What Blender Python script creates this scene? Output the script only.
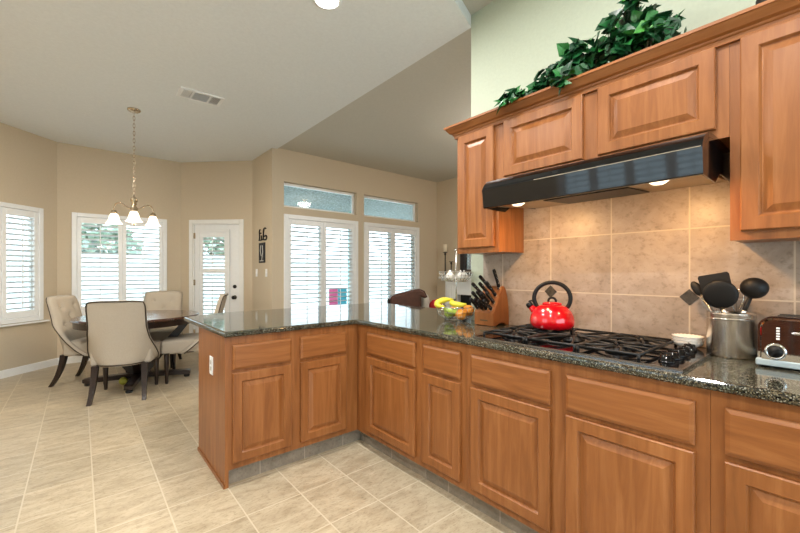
import bpy, bmesh, math, random
from mathutils import Vector, Matrix
random.seed(7)
PI = math.pi
S = bpy.context.scene
C = S.collection
for o in list(bpy.data.objects):
    bpy.data.objects.remove(o)

# ------------------------------------------------------------------ camera
TH = 0.7013
cd = bpy.data.cameras.new('camera')
cd.sensor_width = 36
cd.lens = 379.15 * 36 / 800
cd.shift_y = 5.8 / 800
cd.clip_start = 0.02
cam = bpy.data.objects.new('camera', cd)
C.objects.link(cam)
cam.location = (0, 0, 1.258)
cam.rotation_euler = (PI / 2, 0, -TH)
S.camera = cam

# ------------------------------------------------------------------ view, world, lights
S.view_settings.view_transform = 'Standard'
S.view_settings.look = 'None'
S.view_settings.gamma = 1
S.view_settings.use_curve_mapping = False
S.view_settings.exposure = 0.2
S.cycles.use_denoising = True
S.cycles.max_bounces = 10
S.cycles.diffuse_bounces = 6
S.cycles.sample_clamp_indirect = 6

w = bpy.data.worlds.new('sky')
S.world = w
w.use_nodes = True
nt = w.node_tree
bg = nt.nodes['Background']
bg.inputs[0].default_value = (0.76, 0.89, 1.0, 1)
bg.inputs[1].default_value = 4.6

CAN_POWER = 30
CAN_COL = (1.0, 0.97, 0.93)
HOOD_POWER = 3.2


def area_light(name, loc, size, power, col, rot=(0, 0, 0), portal=False, size_y=None, spread=PI):
    ld = bpy.data.lights.new(name, 'AREA')
    ld.energy = power
    ld.color = col
    ld.size = size
    if size_y:
        ld.shape = 'RECTANGLE'
        ld.size_y = size_y
    else:
        ld.shape = 'DISK'
    ld.spread = spread
    o = bpy.data.objects.new(name, ld)
    o.location = loc
    o.rotation_euler = rot
    C.objects.link(o)
    if portal:
        ld.cycles.is_portal = True
    return o


def point_light(name, loc, power, col, r=0.03):
    ld = bpy.data.lights.new(name, 'POINT')
    ld.energy = power
    ld.color = col
    ld.shadow_soft_size = r
    o = bpy.data.objects.new(name, ld)
    o.location = loc
    C.objects.link(o)
    return o


# daylight portals at the openings that see the sky
def portal(name, x, y, z, sx, sz, rz):
    area_light(name, (x, y, z), sx, 1, (1, 1, 1), (PI / 2, 0, rz), True, sz)


portal('daylight_nook', 0.5, 7.08, 1.4, 1.1, 1.4, 0)
portal('daylight_slider', 2.9, 5.5, 1.1, 1.25, 2.0, 0)
portal('daylight_slider', 4.3, 5.5, 1.1, 1.25, 2.0, 0)
portal('daylight_side', -1.93, 1.66, 1.4, 1.8, 1.5, PI / 2)
portal('daylight_back', 0.29, -2.78, 1.23, 3.6, 2.3, PI)  # portal of the opening added behind the camera

# ------------------------------------------------------------------ materials
MATS = {}


def new_mat(name):
    m = bpy.data.materials.new(name)
    m.use_nodes = True
    b = m.node_tree.nodes['Principled BSDF']
    MATS[name] = m
    return m, m.node_tree, b


def coords(t, scale=(1, 1, 1), rot=(0, 0, 0), loc=(0, 0, 0)):
    tc = t.nodes.new('ShaderNodeTexCoord')
    mp = t.nodes.new('ShaderNodeMapping')
    mp.inputs['Scale'].default_value = scale
    mp.inputs['Rotation'].default_value = rot
    mp.inputs['Location'].default_value = loc
    t.links.new(tc.outputs['Object'], mp.inputs['Vector'])
    return mp.outputs['Vector']


def noise(t, vec, scale, detail=4, rough=0.55, dist=0):
    n = t.nodes.new('ShaderNodeTexNoise')
    n.inputs['Scale'].default_value = scale
    n.inputs['Detail'].default_value = detail
    n.inputs['Roughness'].default_value = rough
    n.inputs['Distortion'].default_value = dist
    t.links.new(vec, n.inputs['Vector'])
    return n.outputs['Fac']


def ramp(t, fac, stops, interp='LINEAR'):
    r = t.nodes.new('ShaderNodeValToRGB')
    r.color_ramp.interpolation = interp
    els = r.color_ramp.elements
    while len(els) < len(stops):
        els.new(0.5)
    for e, (p, c) in zip(els, stops):
        e.position = p
        e.color = (*c, 1)
    t.links.new(fac, r.inputs['Fac'])
    return r.outputs['Color']


def mixc(t, fac, a, b, mode='MIX'):
    m = t.nodes.new('ShaderNodeMix')
    m.data_type = 'RGBA'
    m.blend_type = mode
    for s, v in ((m.inputs[0], fac), (m.inputs[6], a), (m.inputs[7], b)):
        if isinstance(v, (int, float)):
            s.default_value = v
        elif isinstance(v, tuple):
            s.default_value = (*v, 1)
        else:
            t.links.new(v, s)
    return m.outputs[2]


def bump(t, b, h, strength=0.2, dist=0.01):
    n = t.nodes.new('ShaderNodeBump')
    n.inputs['Strength'].default_value = strength
    n.inputs['Distance'].default_value = dist
    t.links.new(h, n.inputs['Height'])
    t.links.new(n.outputs['Normal'], b.inputs['Normal'])


def plain(name, col, rough=0.5, metal=0.0, var=0.06, nscale=30, bmp=0.0, coat=0.0, spec=0.5):
    m, t, b = new_mat(name)
    v = coords(t)
    f = noise(t, v, nscale)
    lo = tuple(c * (1 - var) for c in col)
    hi = tuple(min(1, c * (1 + var)) for c in col)
    t.links.new(ramp(t, f, [(0.3, lo), (0.7, hi)]), b.inputs['Base Color'])
    b.inputs['Roughness'].default_value = rough
    b.inputs['Metallic'].default_value = metal
    b.inputs['Coat Weight'].default_value = coat
    b.inputs['Specular IOR Level'].default_value = spec
    if bmp:
        bump(t, b, f, bmp)
    return m


def wood(name, scale, dark, mid, light, rough=0.38, coat=0.12):
    m, t, b = new_mat(name)
    v = coords(t, scale)
    f = noise(t, v, 1.0, 6, 0.6, 0.6)
    v2 = coords(t, tuple(s * 0.12 for s in scale), (0, 0, 0), (3, 5, 7))
    f2 = noise(t, v2, 1.3, 3, 0.5)
    c1 = ramp(t, f, [(0.25, dark), (0.5, mid), (0.75, light)])
    c2 = ramp(t, f2, [(0.3, (0.80, 0.78, 0.74)), (0.7, (1.0, 1.0, 1.0))])
    t.links.new(mixc(t, 1.0, c1, c2, 'MULTIPLY'), b.inputs['Base Color'])
    b.inputs['Roughness'].default_value = rough
    b.inputs['Coat Weight'].default_value = coat
    b.inputs['Specular IOR Level'].default_value = 0.35
    b.inputs['Coat Roughness'].default_value = 0.25
    bump(t, b, f, 0.05, 0.002)
    return m


WD, WM, WL = (0.20, 0.066, 0.016), (0.30, 0.108, 0.029), (0.40, 0.162, 0.053)
wood_v = wood('honey_maple_vertical', (26, 26, 2.2), WD, WM, WL)
wood_h = wood('honey_maple_horizontal', (2.2, 2.2, 26), WD, WM, WL)
dark_wood = wood('espresso_wood', (6, 6, 6), (0.012, 0.006, 0.004), (0.02, 0.010, 0.007), (0.035, 0.017, 0.010), 0.3, 0.3)
table_wood = wood('mahogany_wood', (2.5, 22, 12), (0.030, 0.010, 0.006), (0.055, 0.018, 0.010), (0.085, 0.030, 0.016), 0.16, 0.6)
block_wood = wood('cherry_block', (18, 18, 3), (0.20, 0.066, 0.016), (0.27, 0.095, 0.024), (0.33, 0.125, 0.038), 0.4, 0.1)

wall_m = plain('tan_paint', (0.55, 0.46, 0.335), 0.75, 0, 0.03, 90, 0.06)
sage_m = plain('sage_paint', (0.44, 0.49, 0.385), 0.7, 0, 0.03, 60, 0.12)
ceil_m = plain('ceiling_paint', (0.74, 0.77, 0.775), 0.85, 0, 0.03, 50, 0.08)
ceil_tan_m = plain('ceiling_tan_paint', (0.53, 0.51, 0.45), 0.85, 0, 0.03, 50, 0.08)  # darker tan tone for the living room and raised kitchen ceilings
white_m = plain('white_paint', (0.80, 0.81, 0.81), 0.35, 0, 0.02, 20)
trim_m = plain('white_trim', (0.80, 0.80, 0.78), 0.35, 0, 0.02, 20)
black_m = plain('black_plastic', (0.006, 0.006, 0.0065), 0.5, 0, 0.1, 20, 0, 0, 0.3)
black_gloss = plain('black_enamel', (0.003, 0.003, 0.0035), 0.06, 0, 0.05, 20, 0, 0, 0.45)
iron_m = plain('cast_iron', (0.006, 0.006, 0.006), 0.45, 0, 0.2, 80, 0.1, 0, 0.35)
steel_m = plain('brushed_steel', (0.78, 0.75, 0.70), 0.2, 1.0, 0.01, 60)
_t = steel_m.node_tree
_tn = _t.nodes.new('ShaderNodeTangent')
_tn.direction_type = 'RADIAL'
_tn.axis = 'Z'
_b = _t.nodes['Principled BSDF']
_b.inputs['Anisotropic'].default_value = 0.85
_b.inputs['Anisotropic Rotation'].default_value = 0.25
_b.inputs['Roughness'].default_value = 0.26
_t.links.new(_tn.outputs[0], _b.inputs['Tangent'])
chrome_m = plain('chrome', (0.80, 0.81, 0.83), 0.05, 1.0, 0.01, 20)
wire_m = plain('satin_wire', (0.62, 0.62, 0.60), 0.25, 1.0, 0.03, 20)
brass_m = plain('antique_brass', (0.50, 0.40, 0.28), 0.22, 1.0, 0.08, 30)
red_m = plain('red_enamel', (0.52, 0.003, 0.008), 0.06, 0, 0.03, 10, 0, 0.8)
linen_m = plain('beige_linen', (0.43, 0.375, 0.30), 0.9, 0, 0.10, 220, 0.25)
nail_m = plain('bronze_nailheads', (0.05, 0.035, 0.022), 0.4, 0.6, 0.5, 150, 0.3)
leather_m = plain('brown_leather', (0.075, 0.028, 0.016), 0.38, 0, 0.25, 14, 0.12)
banana_m = plain('banana_peel', (0.62, 0.56, 0.035), 0.45, 0, 0.12, 12)
green_fruit_m = plain('green_peel', (0.36, 0.50, 0.06), 0.4, 0, 0.15, 12)
orange_m = plain('orange_peel', (0.78, 0.30, 0.03), 0.45, 0, 0.06, 60, 0.25)
garlic_m = plain('garlic_skin', (0.75, 0.72, 0.66), 0.5, 0, 0.08, 25)
stem_m = plain('stem_brown', (0.06, 0.05, 0.02), 0.7)
china_m = plain('white_china', (0.80, 0.80, 0.78), 0.18, 0, 0.01, 20, 0, 0.4)
candle_m = plain('cream_wax', (0.75, 0.66, 0.50), 0.5)
bark_m = plain('bark', (0.13, 0.09, 0.06), 0.9, 0, 0.3, 12, 0.3)
hood_under = plain('hood_underside', (0.36, 0.27, 0.16), 0.4, 0.3, 0.04, 20)
redcloth_m = plain('red_cloth', (0.42, 0.012, 0.015), 0.85, 0, 0.1, 80, 0.2)
greycloth_m = plain('grey_cloth', (0.50, 0.48, 0.44), 0.9, 0, 0.1, 80, 0.2)
pink_m = plain('pink_cloth', (0.75, 0.12, 0.30), 0.7)
blue_m = plain('turquoise_cloth', (0.05, 0.42, 0.55), 0.7)
teal_m = plain('teal_paint', (0.20, 0.46, 0.44), 0.7, 0, 0.1, 6)
stucco_m = plain('patio_stucco', (0.20, 0.235, 0.23), 0.9, 0, 0.75, 26, 0.6)
concrete_m = plain('patio_concrete', (0.62, 0.60, 0.55), 0.9, 0, 0.08, 5, 0.1)
fence_m = plain('fence_paint', (0.66, 0.68, 0.66), 0.9, 0, 0.1, 8)
accent_m = plain('bronze_tile', (0.07, 0.055, 0.04), 0.3, 0.5, 0.35, 60, 0.3)
olive_m = plain('olive_rubber', (0.42, 0.42, 0.06), 0.5)
ash_m = plain('firebox_black', (0.01, 0.01, 0.01), 0.9)
mirror_m = plain('mirror_glass', (0.8, 0.82, 0.82), 0.02, 1.0, 0.0)
wick_m = plain('dark_wicker', (0.03, 0.022, 0.016), 0.7, 0, 0.3, 50, 0.4)

# glass
m, t, b = new_mat('window_glass')
glass_m = m
tr = t.nodes.new('ShaderNodeBsdfTransparent')
tr.inputs[0].default_value = (0.93, 0.98, 0.98, 1)
gl = t.nodes.new('ShaderNodeBsdfGlossy')
gl.inputs['Roughness'].default_value = 0.02
mx = t.nodes.new('ShaderNodeMixShader')
lw = t.nodes.new('ShaderNodeFresnel')
lw.inputs[0].default_value = 1.45
t.links.new(lw.outputs[0], mx.inputs[0])
t.links.new(tr.outputs[0], mx.inputs[1])
t.links.new(gl.outputs[0], mx.inputs[2])
t.links.new(mx.outputs[0], t.nodes['Material Output'].inputs[0])


def emit(name, col, strength):
    m, t, b = new_mat(name)
    b.inputs['Base Color'].default_value = (*col, 1)
    b.inputs['Emission Color'].default_value = (*col, 1)
    b.inputs['Emission Strength'].default_value = strength
    b.inputs['Roughness'].default_value = 0.3
    return m


lamp_m = emit('lit_lens', (1.0, 0.97, 0.92), 9)
shade_m = emit('lit_frosted_glass', (1.0, 0.88, 0.70), 1.5)
hoodlens_m = emit('lit_hood_lens', (1.0, 0.84, 0.58), 2.2)

# granite
m, t, b = new_mat('dark_granite')
granite_m = m
v = coords(t)
vo = t.nodes.new('ShaderNodeTexVoronoi')
vo.inputs['Scale'].default_value = 310
t.links.new(v, vo.inputs['Vector'])
sx = t.nodes.new('ShaderNodeSeparateColor')
t.links.new(vo.outputs['Color'], sx.inputs[0])
c1 = ramp(t, sx.outputs[0], [(0.0, (0.010, 0.011, 0.010)), (0.42, (0.032, 0.034, 0.027)), (0.62, (0.080, 0.068, 0.044)),
                             (0.78, (0.14, 0.13, 0.10)), (0.90, (0.27, 0.28, 0.27))], 'CONSTANT')
f = noise(t, v, 9, 4)
c2 = ramp(t, f, [(0.35, (0.55, 0.6, 0.5)), (0.65, (1.1, 1.0, 0.85))])
t.links.new(mixc(t, 1.0, c1, c2, 'MULTIPLY'), b.inputs['Base Color'])
b.inputs['Roughness'].default_value = 0.06
b.inputs['Specular IOR Level'].default_value = 0.6


def tile_mat(name, tw, th, ox, oy, plane, grout, dark, mid, light, gw, rough, grout_col, nscale=5, veins=0.5, bevel_b=0.3):
    """grid of tiles, every joint where it stands; plane 'xy' or 'yz'"""
    m, t, b = new_mat(name)
    tc = t.nodes.new('ShaderNodeTexCoord')
    sp = t.nodes.new('ShaderNodeSeparateXYZ')
    t.links.new(tc.outputs['Object'], sp.inputs[0])
    a, c = (sp.outputs[0], sp.outputs[1]) if plane == 'xy' else (sp.outputs[1], sp.outputs[2])

    def mth(op, x, y=None):
        n = t.nodes.new('ShaderNodeMath')
        n.operation = op
        for i, q in enumerate((x, y)):
            if q is None:
                continue
            if isinstance(q, (int, float)):
                n.inputs[i].default_value = q
            else:
                t.links.new(q, n.inputs[i])
        return n.outputs[0]
    ua = mth('DIVIDE', mth('SUBTRACT', a, ox), tw)
    ub = mth('DIVIDE', mth('SUBTRACT', c, oy), th)

    def edge(u, size):
        fr = mth('FRACT', u)
        d = mth('MINIMUM', fr, mth('SUBTRACT', 1.0, fr))
        return mth('MULTIPLY', d, size)
    d = mth('MINIMUM', edge(ua, tw), edge(ub, th))
    isg = mth('LESS_THAN', d, gw / 2)
    cx = t.nodes.new('ShaderNodeCombineXYZ')
    t.links.new(mth('FLOOR', ua), cx.inputs[0])
    t.links.new(mth('FLOOR', ub), cx.inputs[1])
    wn = t.nodes.new('ShaderNodeTexWhiteNoise')
    t.links.new(cx.outputs[0], wn.inputs['Vector'])
    add = t.nodes.new('ShaderNodeVectorMath')
    add.operation = 'MULTIPLY_ADD'
    t.links.new(wn.outputs['Color'], add.inputs[0])
    add.inputs[1].default_value = (20, 20, 20)
    t.links.new(tc.outputs['Object'], add.inputs[2])
    st = t.nodes.new('ShaderNodeMapping')
    st.inputs['Scale'].default_value = (1, 2.6, 1) if plane == 'xy' else (1, 1, 1.3)
    t.links.new(add.outputs[0], st.inputs[0])
    f1 = noise(t, st.outputs[0], nscale, 8, 0.65, 0.7)
    f2 = noise(t, st.outputs[0], nscale * 7, 6, 0.7)
    base = ramp(t, f1, [(0.28, dark), (0.5, mid), (0.72, light)])
    fine = ramp(t, f2, [(0.34, (0.55, 0.52, 0.47)), (0.48, (1, 1, 1))])
    base = mixc(t, veins, base, mixc(t, 1.0, base, fine, 'MULTIPLY'))
    tv = ramp(t, wn.outputs['Value'], [(0.0, (0.88, 0.88, 0.87)), (1.0, (1.05, 1.04, 1.02))])
    base = mixc(t, 1.0, base, tv, 'MULTIPLY')
    t.links.new(mixc(t, isg, base, grout_col), b.inputs['Base Color'])
    b.inputs['Roughness'].default_value = rough
    inv = mth('SUBTRACT', 1.0, isg)
    h = mth('ADD', inv, mth('MULTIPLY', f2, 0.25))
    bump(t, b, h, bevel_b, 0.002)
    return m


floor_m = tile_mat('beige_floor_tile', 0.30, 0.335, 0.06, 2.01, 'xy', None, (0.33, 0.262, 0.17), (0.45, 0.372, 0.258), (0.55, 0.47, 0.34),
                   0.007, 0.32, (0.53, 0.46, 0.335), 6, 0.75)
splash_m = tile_mat('travertine_tile', 0.338, 0.3175, 0.138, 1.143, 'yz', None, (0.28, 0.222, 0.18), (0.375, 0.305, 0.255), (0.46, 0.385, 0.33),
                    0.006, 0.38, (0.52, 0.44, 0.34), 5, 0.6)
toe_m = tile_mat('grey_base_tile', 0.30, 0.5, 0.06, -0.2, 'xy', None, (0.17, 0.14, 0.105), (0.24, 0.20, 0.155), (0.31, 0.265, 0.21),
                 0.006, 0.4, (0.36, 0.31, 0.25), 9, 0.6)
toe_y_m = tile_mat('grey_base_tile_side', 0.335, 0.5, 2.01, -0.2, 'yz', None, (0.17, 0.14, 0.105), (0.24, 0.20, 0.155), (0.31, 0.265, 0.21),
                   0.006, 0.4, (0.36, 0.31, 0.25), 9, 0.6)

# leaves
m, t, b = new_mat('ivy_leaf')
leaf_m = m
oi = t.nodes.new('ShaderNodeNewGeometry')
t.links.new(ramp(t, oi.outputs['Random Per Island'], [(0.0, (0.004, 0.035, 0.013)), (0.7, (0.008, 0.085, 0.022)), (0.93, (0.018, 0.15, 0.028)), (1.0, (0.06, 0.27, 0.04))]), b.inputs['Base Color'])
b.inputs['Roughness'].default_value = 0.4
m, t, b = new_mat('tree_leaf')
tree_leaf_m = m
oi = t.nodes.new('ShaderNodeNewGeometry')
t.links.new(ramp(t, oi.outputs['Random Per Island'], [(0.0, (0.22, 0.30, 0.22)), (1.0, (0.42, 0.50, 0.38))]), b.inputs['Base Color'])
b.inputs['Roughness'].default_value = 0.6

# ------------------------------------------------------------------ mesh helpers


def tr_pts(M, pts):
    return [M @ Vector(p) for p in pts] if M is not None else [Vector(p) for p in pts]


def hexa(bm, p):
    """8 points: bottom ring 0-3, top ring 4-7"""
    vs = [bm.verts.new(q) for q in p]
    for f in ((0, 3, 2, 1), (4, 5, 6, 7), (0, 1, 5, 4), (1, 2, 6, 5), (2, 3, 7, 6), (3, 0, 4, 7)):
        bm.faces.new([vs[i] for i in f])
    return vs


def box(bm, x0, x1, y0, y1, z0, z1, M=None, bev=0.0, seg=2):
    if bev:
        t = bmesh.new()
        hexa(t, [Vector(p) for p in ((x0, y0, z0), (x1, y0, z0), (x1, y1, z0), (x0, y1, z0), (x0, y0, z1), (x1, y0, z1), (x1, y1, z1), (x0, y1, z1))])
        bmesh.ops.bevel(t, geom=t.edges[:], offset=bev, segments=seg, affect='EDGES', profile=0.5)
        merge(bm, t, M)
        return
    hexa(bm, tr_pts(M, ((x0, y0, z0), (x1, y0, z0), (x1, y1, z0), (x0, y1, z0), (x0, y0, z1), (x1, y0, z1), (x1, y1, z1), (x0, y1, z1))))


def merge(bm, t, M=None):
    mp = {}
    for v in t.verts:
        mp[v] = bm.verts.new(M @ v.co if M is not None else v.co)
    for f in t.faces:
        try:
            nf = bm.faces.new([mp[v] for v in f.verts])
            nf.smooth = f.smooth
        except ValueError:
            pass
    t.free()


def prism(bm, poly, z0, z1, M=None, smooth=False):
    """polygon in local xy extruded in z"""
    n = len(poly)
    a = [bm.verts.new(q) for q in tr_pts(M, [(p[0], p[1], z0) for p in poly])]
    c = [bm.verts.new(q) for q in tr_pts(M, [(p[0], p[1], z1) for p in poly])]
    bm.faces.new(a[::-1])
    bm.faces.new(c)
    for i in range(n):
        f = bm.faces.new((a[i], a[(i + 1) % n], c[(i + 1) % n], c[i]))
        f.smooth = smooth


def lathe(bm, prof, n=32, M=None, smooth=True, closed=False):
    """profile [(r,z)...] about local z"""
    rings = []
    for r, z in prof:
        if r < 1e-5:
            rings.append([bm.verts.new(tr_pts(M, [(0, 0, z)])[0])])
        else:
            rings.append([bm.verts.new(q) for q in tr_pts(M, [(r * math.cos(2 * PI * k / n), r * math.sin(2 * PI * k / n), z) for k in range(n)])])
    for a, c in zip(rings, rings[1:]):
        for k in range(n):
            k2 = (k + 1) % n
            if len(a) == 1 and len(c) == 1:
                continue
            if len(a) == 1:
                f = bm.faces.new((a[0], c[k2], c[k]))
            elif len(c) == 1:
                f = bm.faces.new((a[k], a[k2], c[0]))
            else:
                f = bm.faces.new((a[k], a[k2], c[k2], c[k]))
            f.smooth = smooth
    if closed:
        for k in range(n):
            f = bm.faces.new((rings[-1][k], rings[-1][(k + 1) % n], rings[0][(k + 1) % n], rings[0][k]))
            f.smooth = smooth
        return
    for ring, rev in ((rings[0], True), (rings[-1], False)):
        if len(ring) > 1:
            bm.faces.new(ring[::-1] if rev else ring)


def tube(bm, pts, r, n=8, M=None, closed=False, caps=True):
    pts = tr_pts(M, pts)
    N = len(pts)
    rs = r if isinstance(r, (list, tuple)) else [r] * N
    up = None
    rings = []
    for i, p in enumerate(pts):
        a = pts[i - 1] if (i > 0 or closed) else pts[i]
        c = pts[(i + 1) % N] if (i < N - 1 or closed) else pts[i]
        d = (c - a)
        if d.length < 1e-9:
            d = Vector((0, 0, 1))
        d.normalize()
        if up is None:
            up = Vector((0, 0, 1)) if abs(d.z) < 0.9 else Vector((1, 0, 0))
        s = d.cross(up)
        if s.length < 1e-6:
            s = d.orthogonal()
        s.normalize()
        up = s.cross(d).normalized()
        rings.append([bm.verts.new(p + (s * math.cos(2 * PI * k / n) + up * math.sin(2 * PI * k / n)) * rs[i]) for k in range(n)])
    rng = range(N) if closed else range(N - 1)
    for i in rng:
        a, c = rings[i], rings[(i + 1) % N]
        for k in range(n):
            f = bm.faces.new((a[k], a[(k + 1) % n], c[(k + 1) % n], c[k]))
            f.smooth = True
    if not closed and caps:
        bm.faces.new(rings[0][::-1])
        bm.faces.new(rings[-1])


def sphere(bm, c, r, n=16, sc=(1, 1, 1), M=None):
    prof = [(r * math.sin(PI * k / (n // 2)), -r * math.cos(PI * k / (n // 2))) for k in range(n // 2 + 1)]
    prof[0] = (0, -r)
    prof[-1] = (0, r)
    T = Matrix.Translation(Vector(c)) @ Matrix.Diagonal((*sc, 1))
    lathe(bm, prof, n, (M @ T) if M is not None else T)


def circle_pts(cx, cy, cz, r, n, plane='xy', a0=0, a1=2 * PI, closed=True):
    out = []
    for k in range(n if closed else n + 1):
        a = a0 + (a1 - a0) * k / n
        u, v2 = r * math.cos(a), r * math.sin(a)
        out.append({'xy': (cx + u, cy + v2, cz), 'xz': (cx + u, cy, cz + v2), 'yz': (cx, cy + u, cz + v2)}[plane])
    return out


def bezier(p, n=12):
    p = [Vector(q) for q in p]
    out = []
    for k in range(n + 1):
        t = k / n
        q = p[:]
        while len(q) > 1:
            q = [q[i].lerp(q[i + 1], t) for i in range(len(q) - 1)]
        out.append(q[0])
    return out


def rings_panel(bm, w, h, rings, mapf):
    """nested rectangles: rings [(inset, depth)], mapf(a,b,c)->Vector; closed at the front, back cap at the first ring"""
    R = []
    for ins, d in rings:
        R.append([bm.verts.new(mapf(a, b2, d)) for a, b2 in ((ins, ins), (w - ins, ins), (w - ins, h - ins), (ins, h - ins))])
    for a, c in zip(R, R[1:]):
        for k in range(4):
            bm.faces.new((a[k], a[(k + 1) % 4], c[(k + 1) % 4], c[k]))
    return R


# ------------------------------------------------------------------ object helpers


def root_matrix(o):
    while o.parent is not None:
        o = o.parent
    return o.matrix_basis.copy()


def obj(name, bm, mat, parent=None, world=False, recalc=True, smooth_angle=None):
    if recalc:
        bmesh.ops.recalc_face_normals(bm, faces=bm.faces[:])
    if world and parent is not None:
        bm.transform(root_matrix(parent).inverted())
    me = bpy.data.meshes.new(name)
    bm.to_mesh(me)
    bm.free()
    me.materials.append(mat)
    o = bpy.data.objects.new(name, me)
    C.objects.link(o)
    if parent is not None:
        o.parent = parent
    return o


def thing(name, label, cat, loc=(0, 0, 0), rotz=0.0, group=None):
    o = bpy.data.objects.new(name, None)
    o.empty_display_size = 0.1
    C.objects.link(o)
    o.location = loc
    o.rotation_euler = (0, 0, rotz)
    o.matrix_basis = Matrix.Translation(Vector(loc)) @ Matrix.Rotation(rotz, 4, 'Z')
    o['label'] = label
    o['category'] = cat
    if group:
        o['group'] = group
    return o


def tag(o, label, cat, group=None, kind=None):
    o['label'] = label
    o['category'] = cat
    if group:
        o['group'] = group
    if kind:
        o['kind'] = kind
    return o


def struct(name, bm, mat, label=None):
    o = obj(name, bm, mat)
    o['kind'] = 'structure'
    if label:
        o['label'] = label
        o['category'] = name.split('_')[0]
    return o


def copy_tree(o, parent=None):
    c = o.copy()
    C.objects.link(c)
    if parent is not None:
        c.parent = parent
    for ch in list(o.children):
        copy_tree(ch, c)
    return c


def dup(root, loc, rotz, label=None):
    r = copy_tree(root)
    r.location = loc
    r.rotation_euler = (0, 0, rotz)
    if label:
        r['label'] = label
    return r


# ------------------------------------------------------------------ shell
ZC = 3.03


def frame_mat(p0, p1):
    """local x along the wall, y outward (to the left of travel), z up"""
    d = Vector((p1[0] - p0[0], p1[1] - p0[1], 0))
    L = d.length
    d.normalize()
    n = Vector((-d.y, d.x, 0))
    M = Matrix(((d.x, n.x, 0, p0[0]), (d.y, n.y, 0, p0[1]), (0, 0, 1, 0), (0, 0, 0, 1)))
    return M, L


def wall_bm(M, s0, s1, z1, th, holes):
    bm = bmesh.new()
    xs = sorted({s0, s1, *[h[0] for h in holes], *[h[1] for h in holes]})
    zs = sorted({0.0, z1, *[h[2] for h in holes], *[h[3] for h in holes]})
    for a, c in zip(xs, xs[1:]):
        z_run = None
        for e, f in zip(zs, zs[1:]):
            mx_, mz = (a + c) / 2, (e + f) / 2
            if any(h[0] < mx_ < h[1] and h[2] < mz < h[3] for h in holes):
                continue
            box(bm, a, c, 0, th, e, f, M)
    return bm


bm = bmesh.new()
prism(bm, [(-1.9, -2.75), (5.6, -2.75), (5.6, 5.45), (2.24, 5.45), (2.24, 6.17), (1.31, 7.1), (-0.30, 7.1), (-1.9, 5.5)], -0.1, 0)
struct('floor', bm, floor_m)
bm = bmesh.new()
prism(bm, [(2.165, 1.765), (2.165, 5.45), (2.24, 5.45), (2.24, 6.17), (1.31, 7.1), (-0.30, 7.1), (-1.9, 5.5), (-1.9, 0.338)], ZC, ZC + 0.088)
struct('ceiling', bm, ceil_m)
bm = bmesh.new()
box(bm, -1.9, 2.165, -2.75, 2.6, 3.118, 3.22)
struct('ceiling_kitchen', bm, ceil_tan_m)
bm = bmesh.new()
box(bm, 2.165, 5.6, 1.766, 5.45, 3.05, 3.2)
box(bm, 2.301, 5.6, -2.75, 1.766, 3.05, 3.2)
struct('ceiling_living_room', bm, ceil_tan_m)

# nook, clockwise seen from above so that "outward" is to the left of travel
NL, NLl = frame_mat((-1.75, 5.436), (-0.236, 6.95))       # left bay wall
NB, NBl = frame_mat((-0.236, 6.95), (1.247, 6.95))        # bay back wall
ND, NDl = frame_mat((1.247, 6.95), (2.09, 6.107))         # door wall
WL_, WLl = frame_mat((-1.75, -2.6), (-1.75, 5.436))
WS, WSl = frame_mat((2.09, 5.3), (5.44, 5.3))
WN, WNl = frame_mat((2.09, 6.107), (2.09, 5.3))
WR, WRl = frame_mat((5.44, 5.3), (5.44, -2.6))
WB, WBl = frame_mat((5.44, -2.6), (-1.75, -2.6))
H_L = [(0.62, 1.90, 0.68, 2.05)]
H_B = [(0.19, 1.245, 0.68, 2.05)]
H_D = [(0.205, 0.995, 0.0, 2.04)]
H_S = [(0.225, 1.405, 0.03, 2.06), (1.635, 2.80, 0.03, 2.06), (0.178, 1.446, 2.215, 2.583), (1.588, 2.835, 2.211, 2.579)]
H_W = [(3.42, 5.10, 0.75, 2.1)]
H_FILL = [(3.4, 6.9, 0.1, 2.35)]  # unseen back opening, added to let in more fill daylight
struct('wall_nook_left', wall_bm(NL, 0, NLl, ZC, 0.14, H_L), wall_m)
struct('wall_nook_back', wall_bm(NB, 0, NBl, ZC, 0.14, H_B), wall_m)
struct('wall_nook_right', wall_bm(ND, 0, NDl, ZC, 0.14, H_D), wall_m)
struct('wall_left', wall_bm(WL_, -0.15, WLl, 3.118, 0.14, H_W), wall_m)
struct('wall_garden', wall_bm(WS, 0, WSl, 3.05, 0.15, H_S), wall_m)
struct('wall_switches', wall_bm(WN, 0, WNl - 0.15, ZC, 0.14, []), wall_m)
struct('wall_living_room', wall_bm(WR, -0.15, WRl, 3.05, 0.14, []), wall_m)
struct('wall_back', wall_bm(WB, -0.14, WBl + 0.14, 3.118, 0.14, H_FILL), wall_m)
bm = bmesh.new()
box(bm, 2.165, 2.30, -2.6, 1.765, 0, 3.118)
struct('wall_range', bm, sage_m)

# baseboards


def baseboard(name, M, s0, s1):
    bm = bmesh.new()
    prism(bm, [(0, 0), (0, 0.085), (-0.006, 0.095), (-0.013, 0.09), (-0.014, 0)], s0, s1,
          M @ Matrix(((0, 0, 1, 0), (1, 0, 0, 0), (0, 1, 0, 0), (0, 0, 0, 1))))
    struct(name, bm, trim_m)


baseboard('baseboard_nook_left', NL, 0, NLl)
baseboard('baseboard_nook_back', NB, 0, NBl)
baseboard('baseboard_nook_right', ND, 0, 0.14)
baseboard('baseboard_switches', WN, 0.0, WNl)
baseboard('baseboard_left', WL_, 0, WLl)

# ------------------------------------------------------------------ windows and shutters


def mk(M, *boxes, bev=0.0):
    bm = bmesh.new()
    for b_ in boxes:
        box(bm, *b_, M, bev, 1)
    return bm


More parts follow.
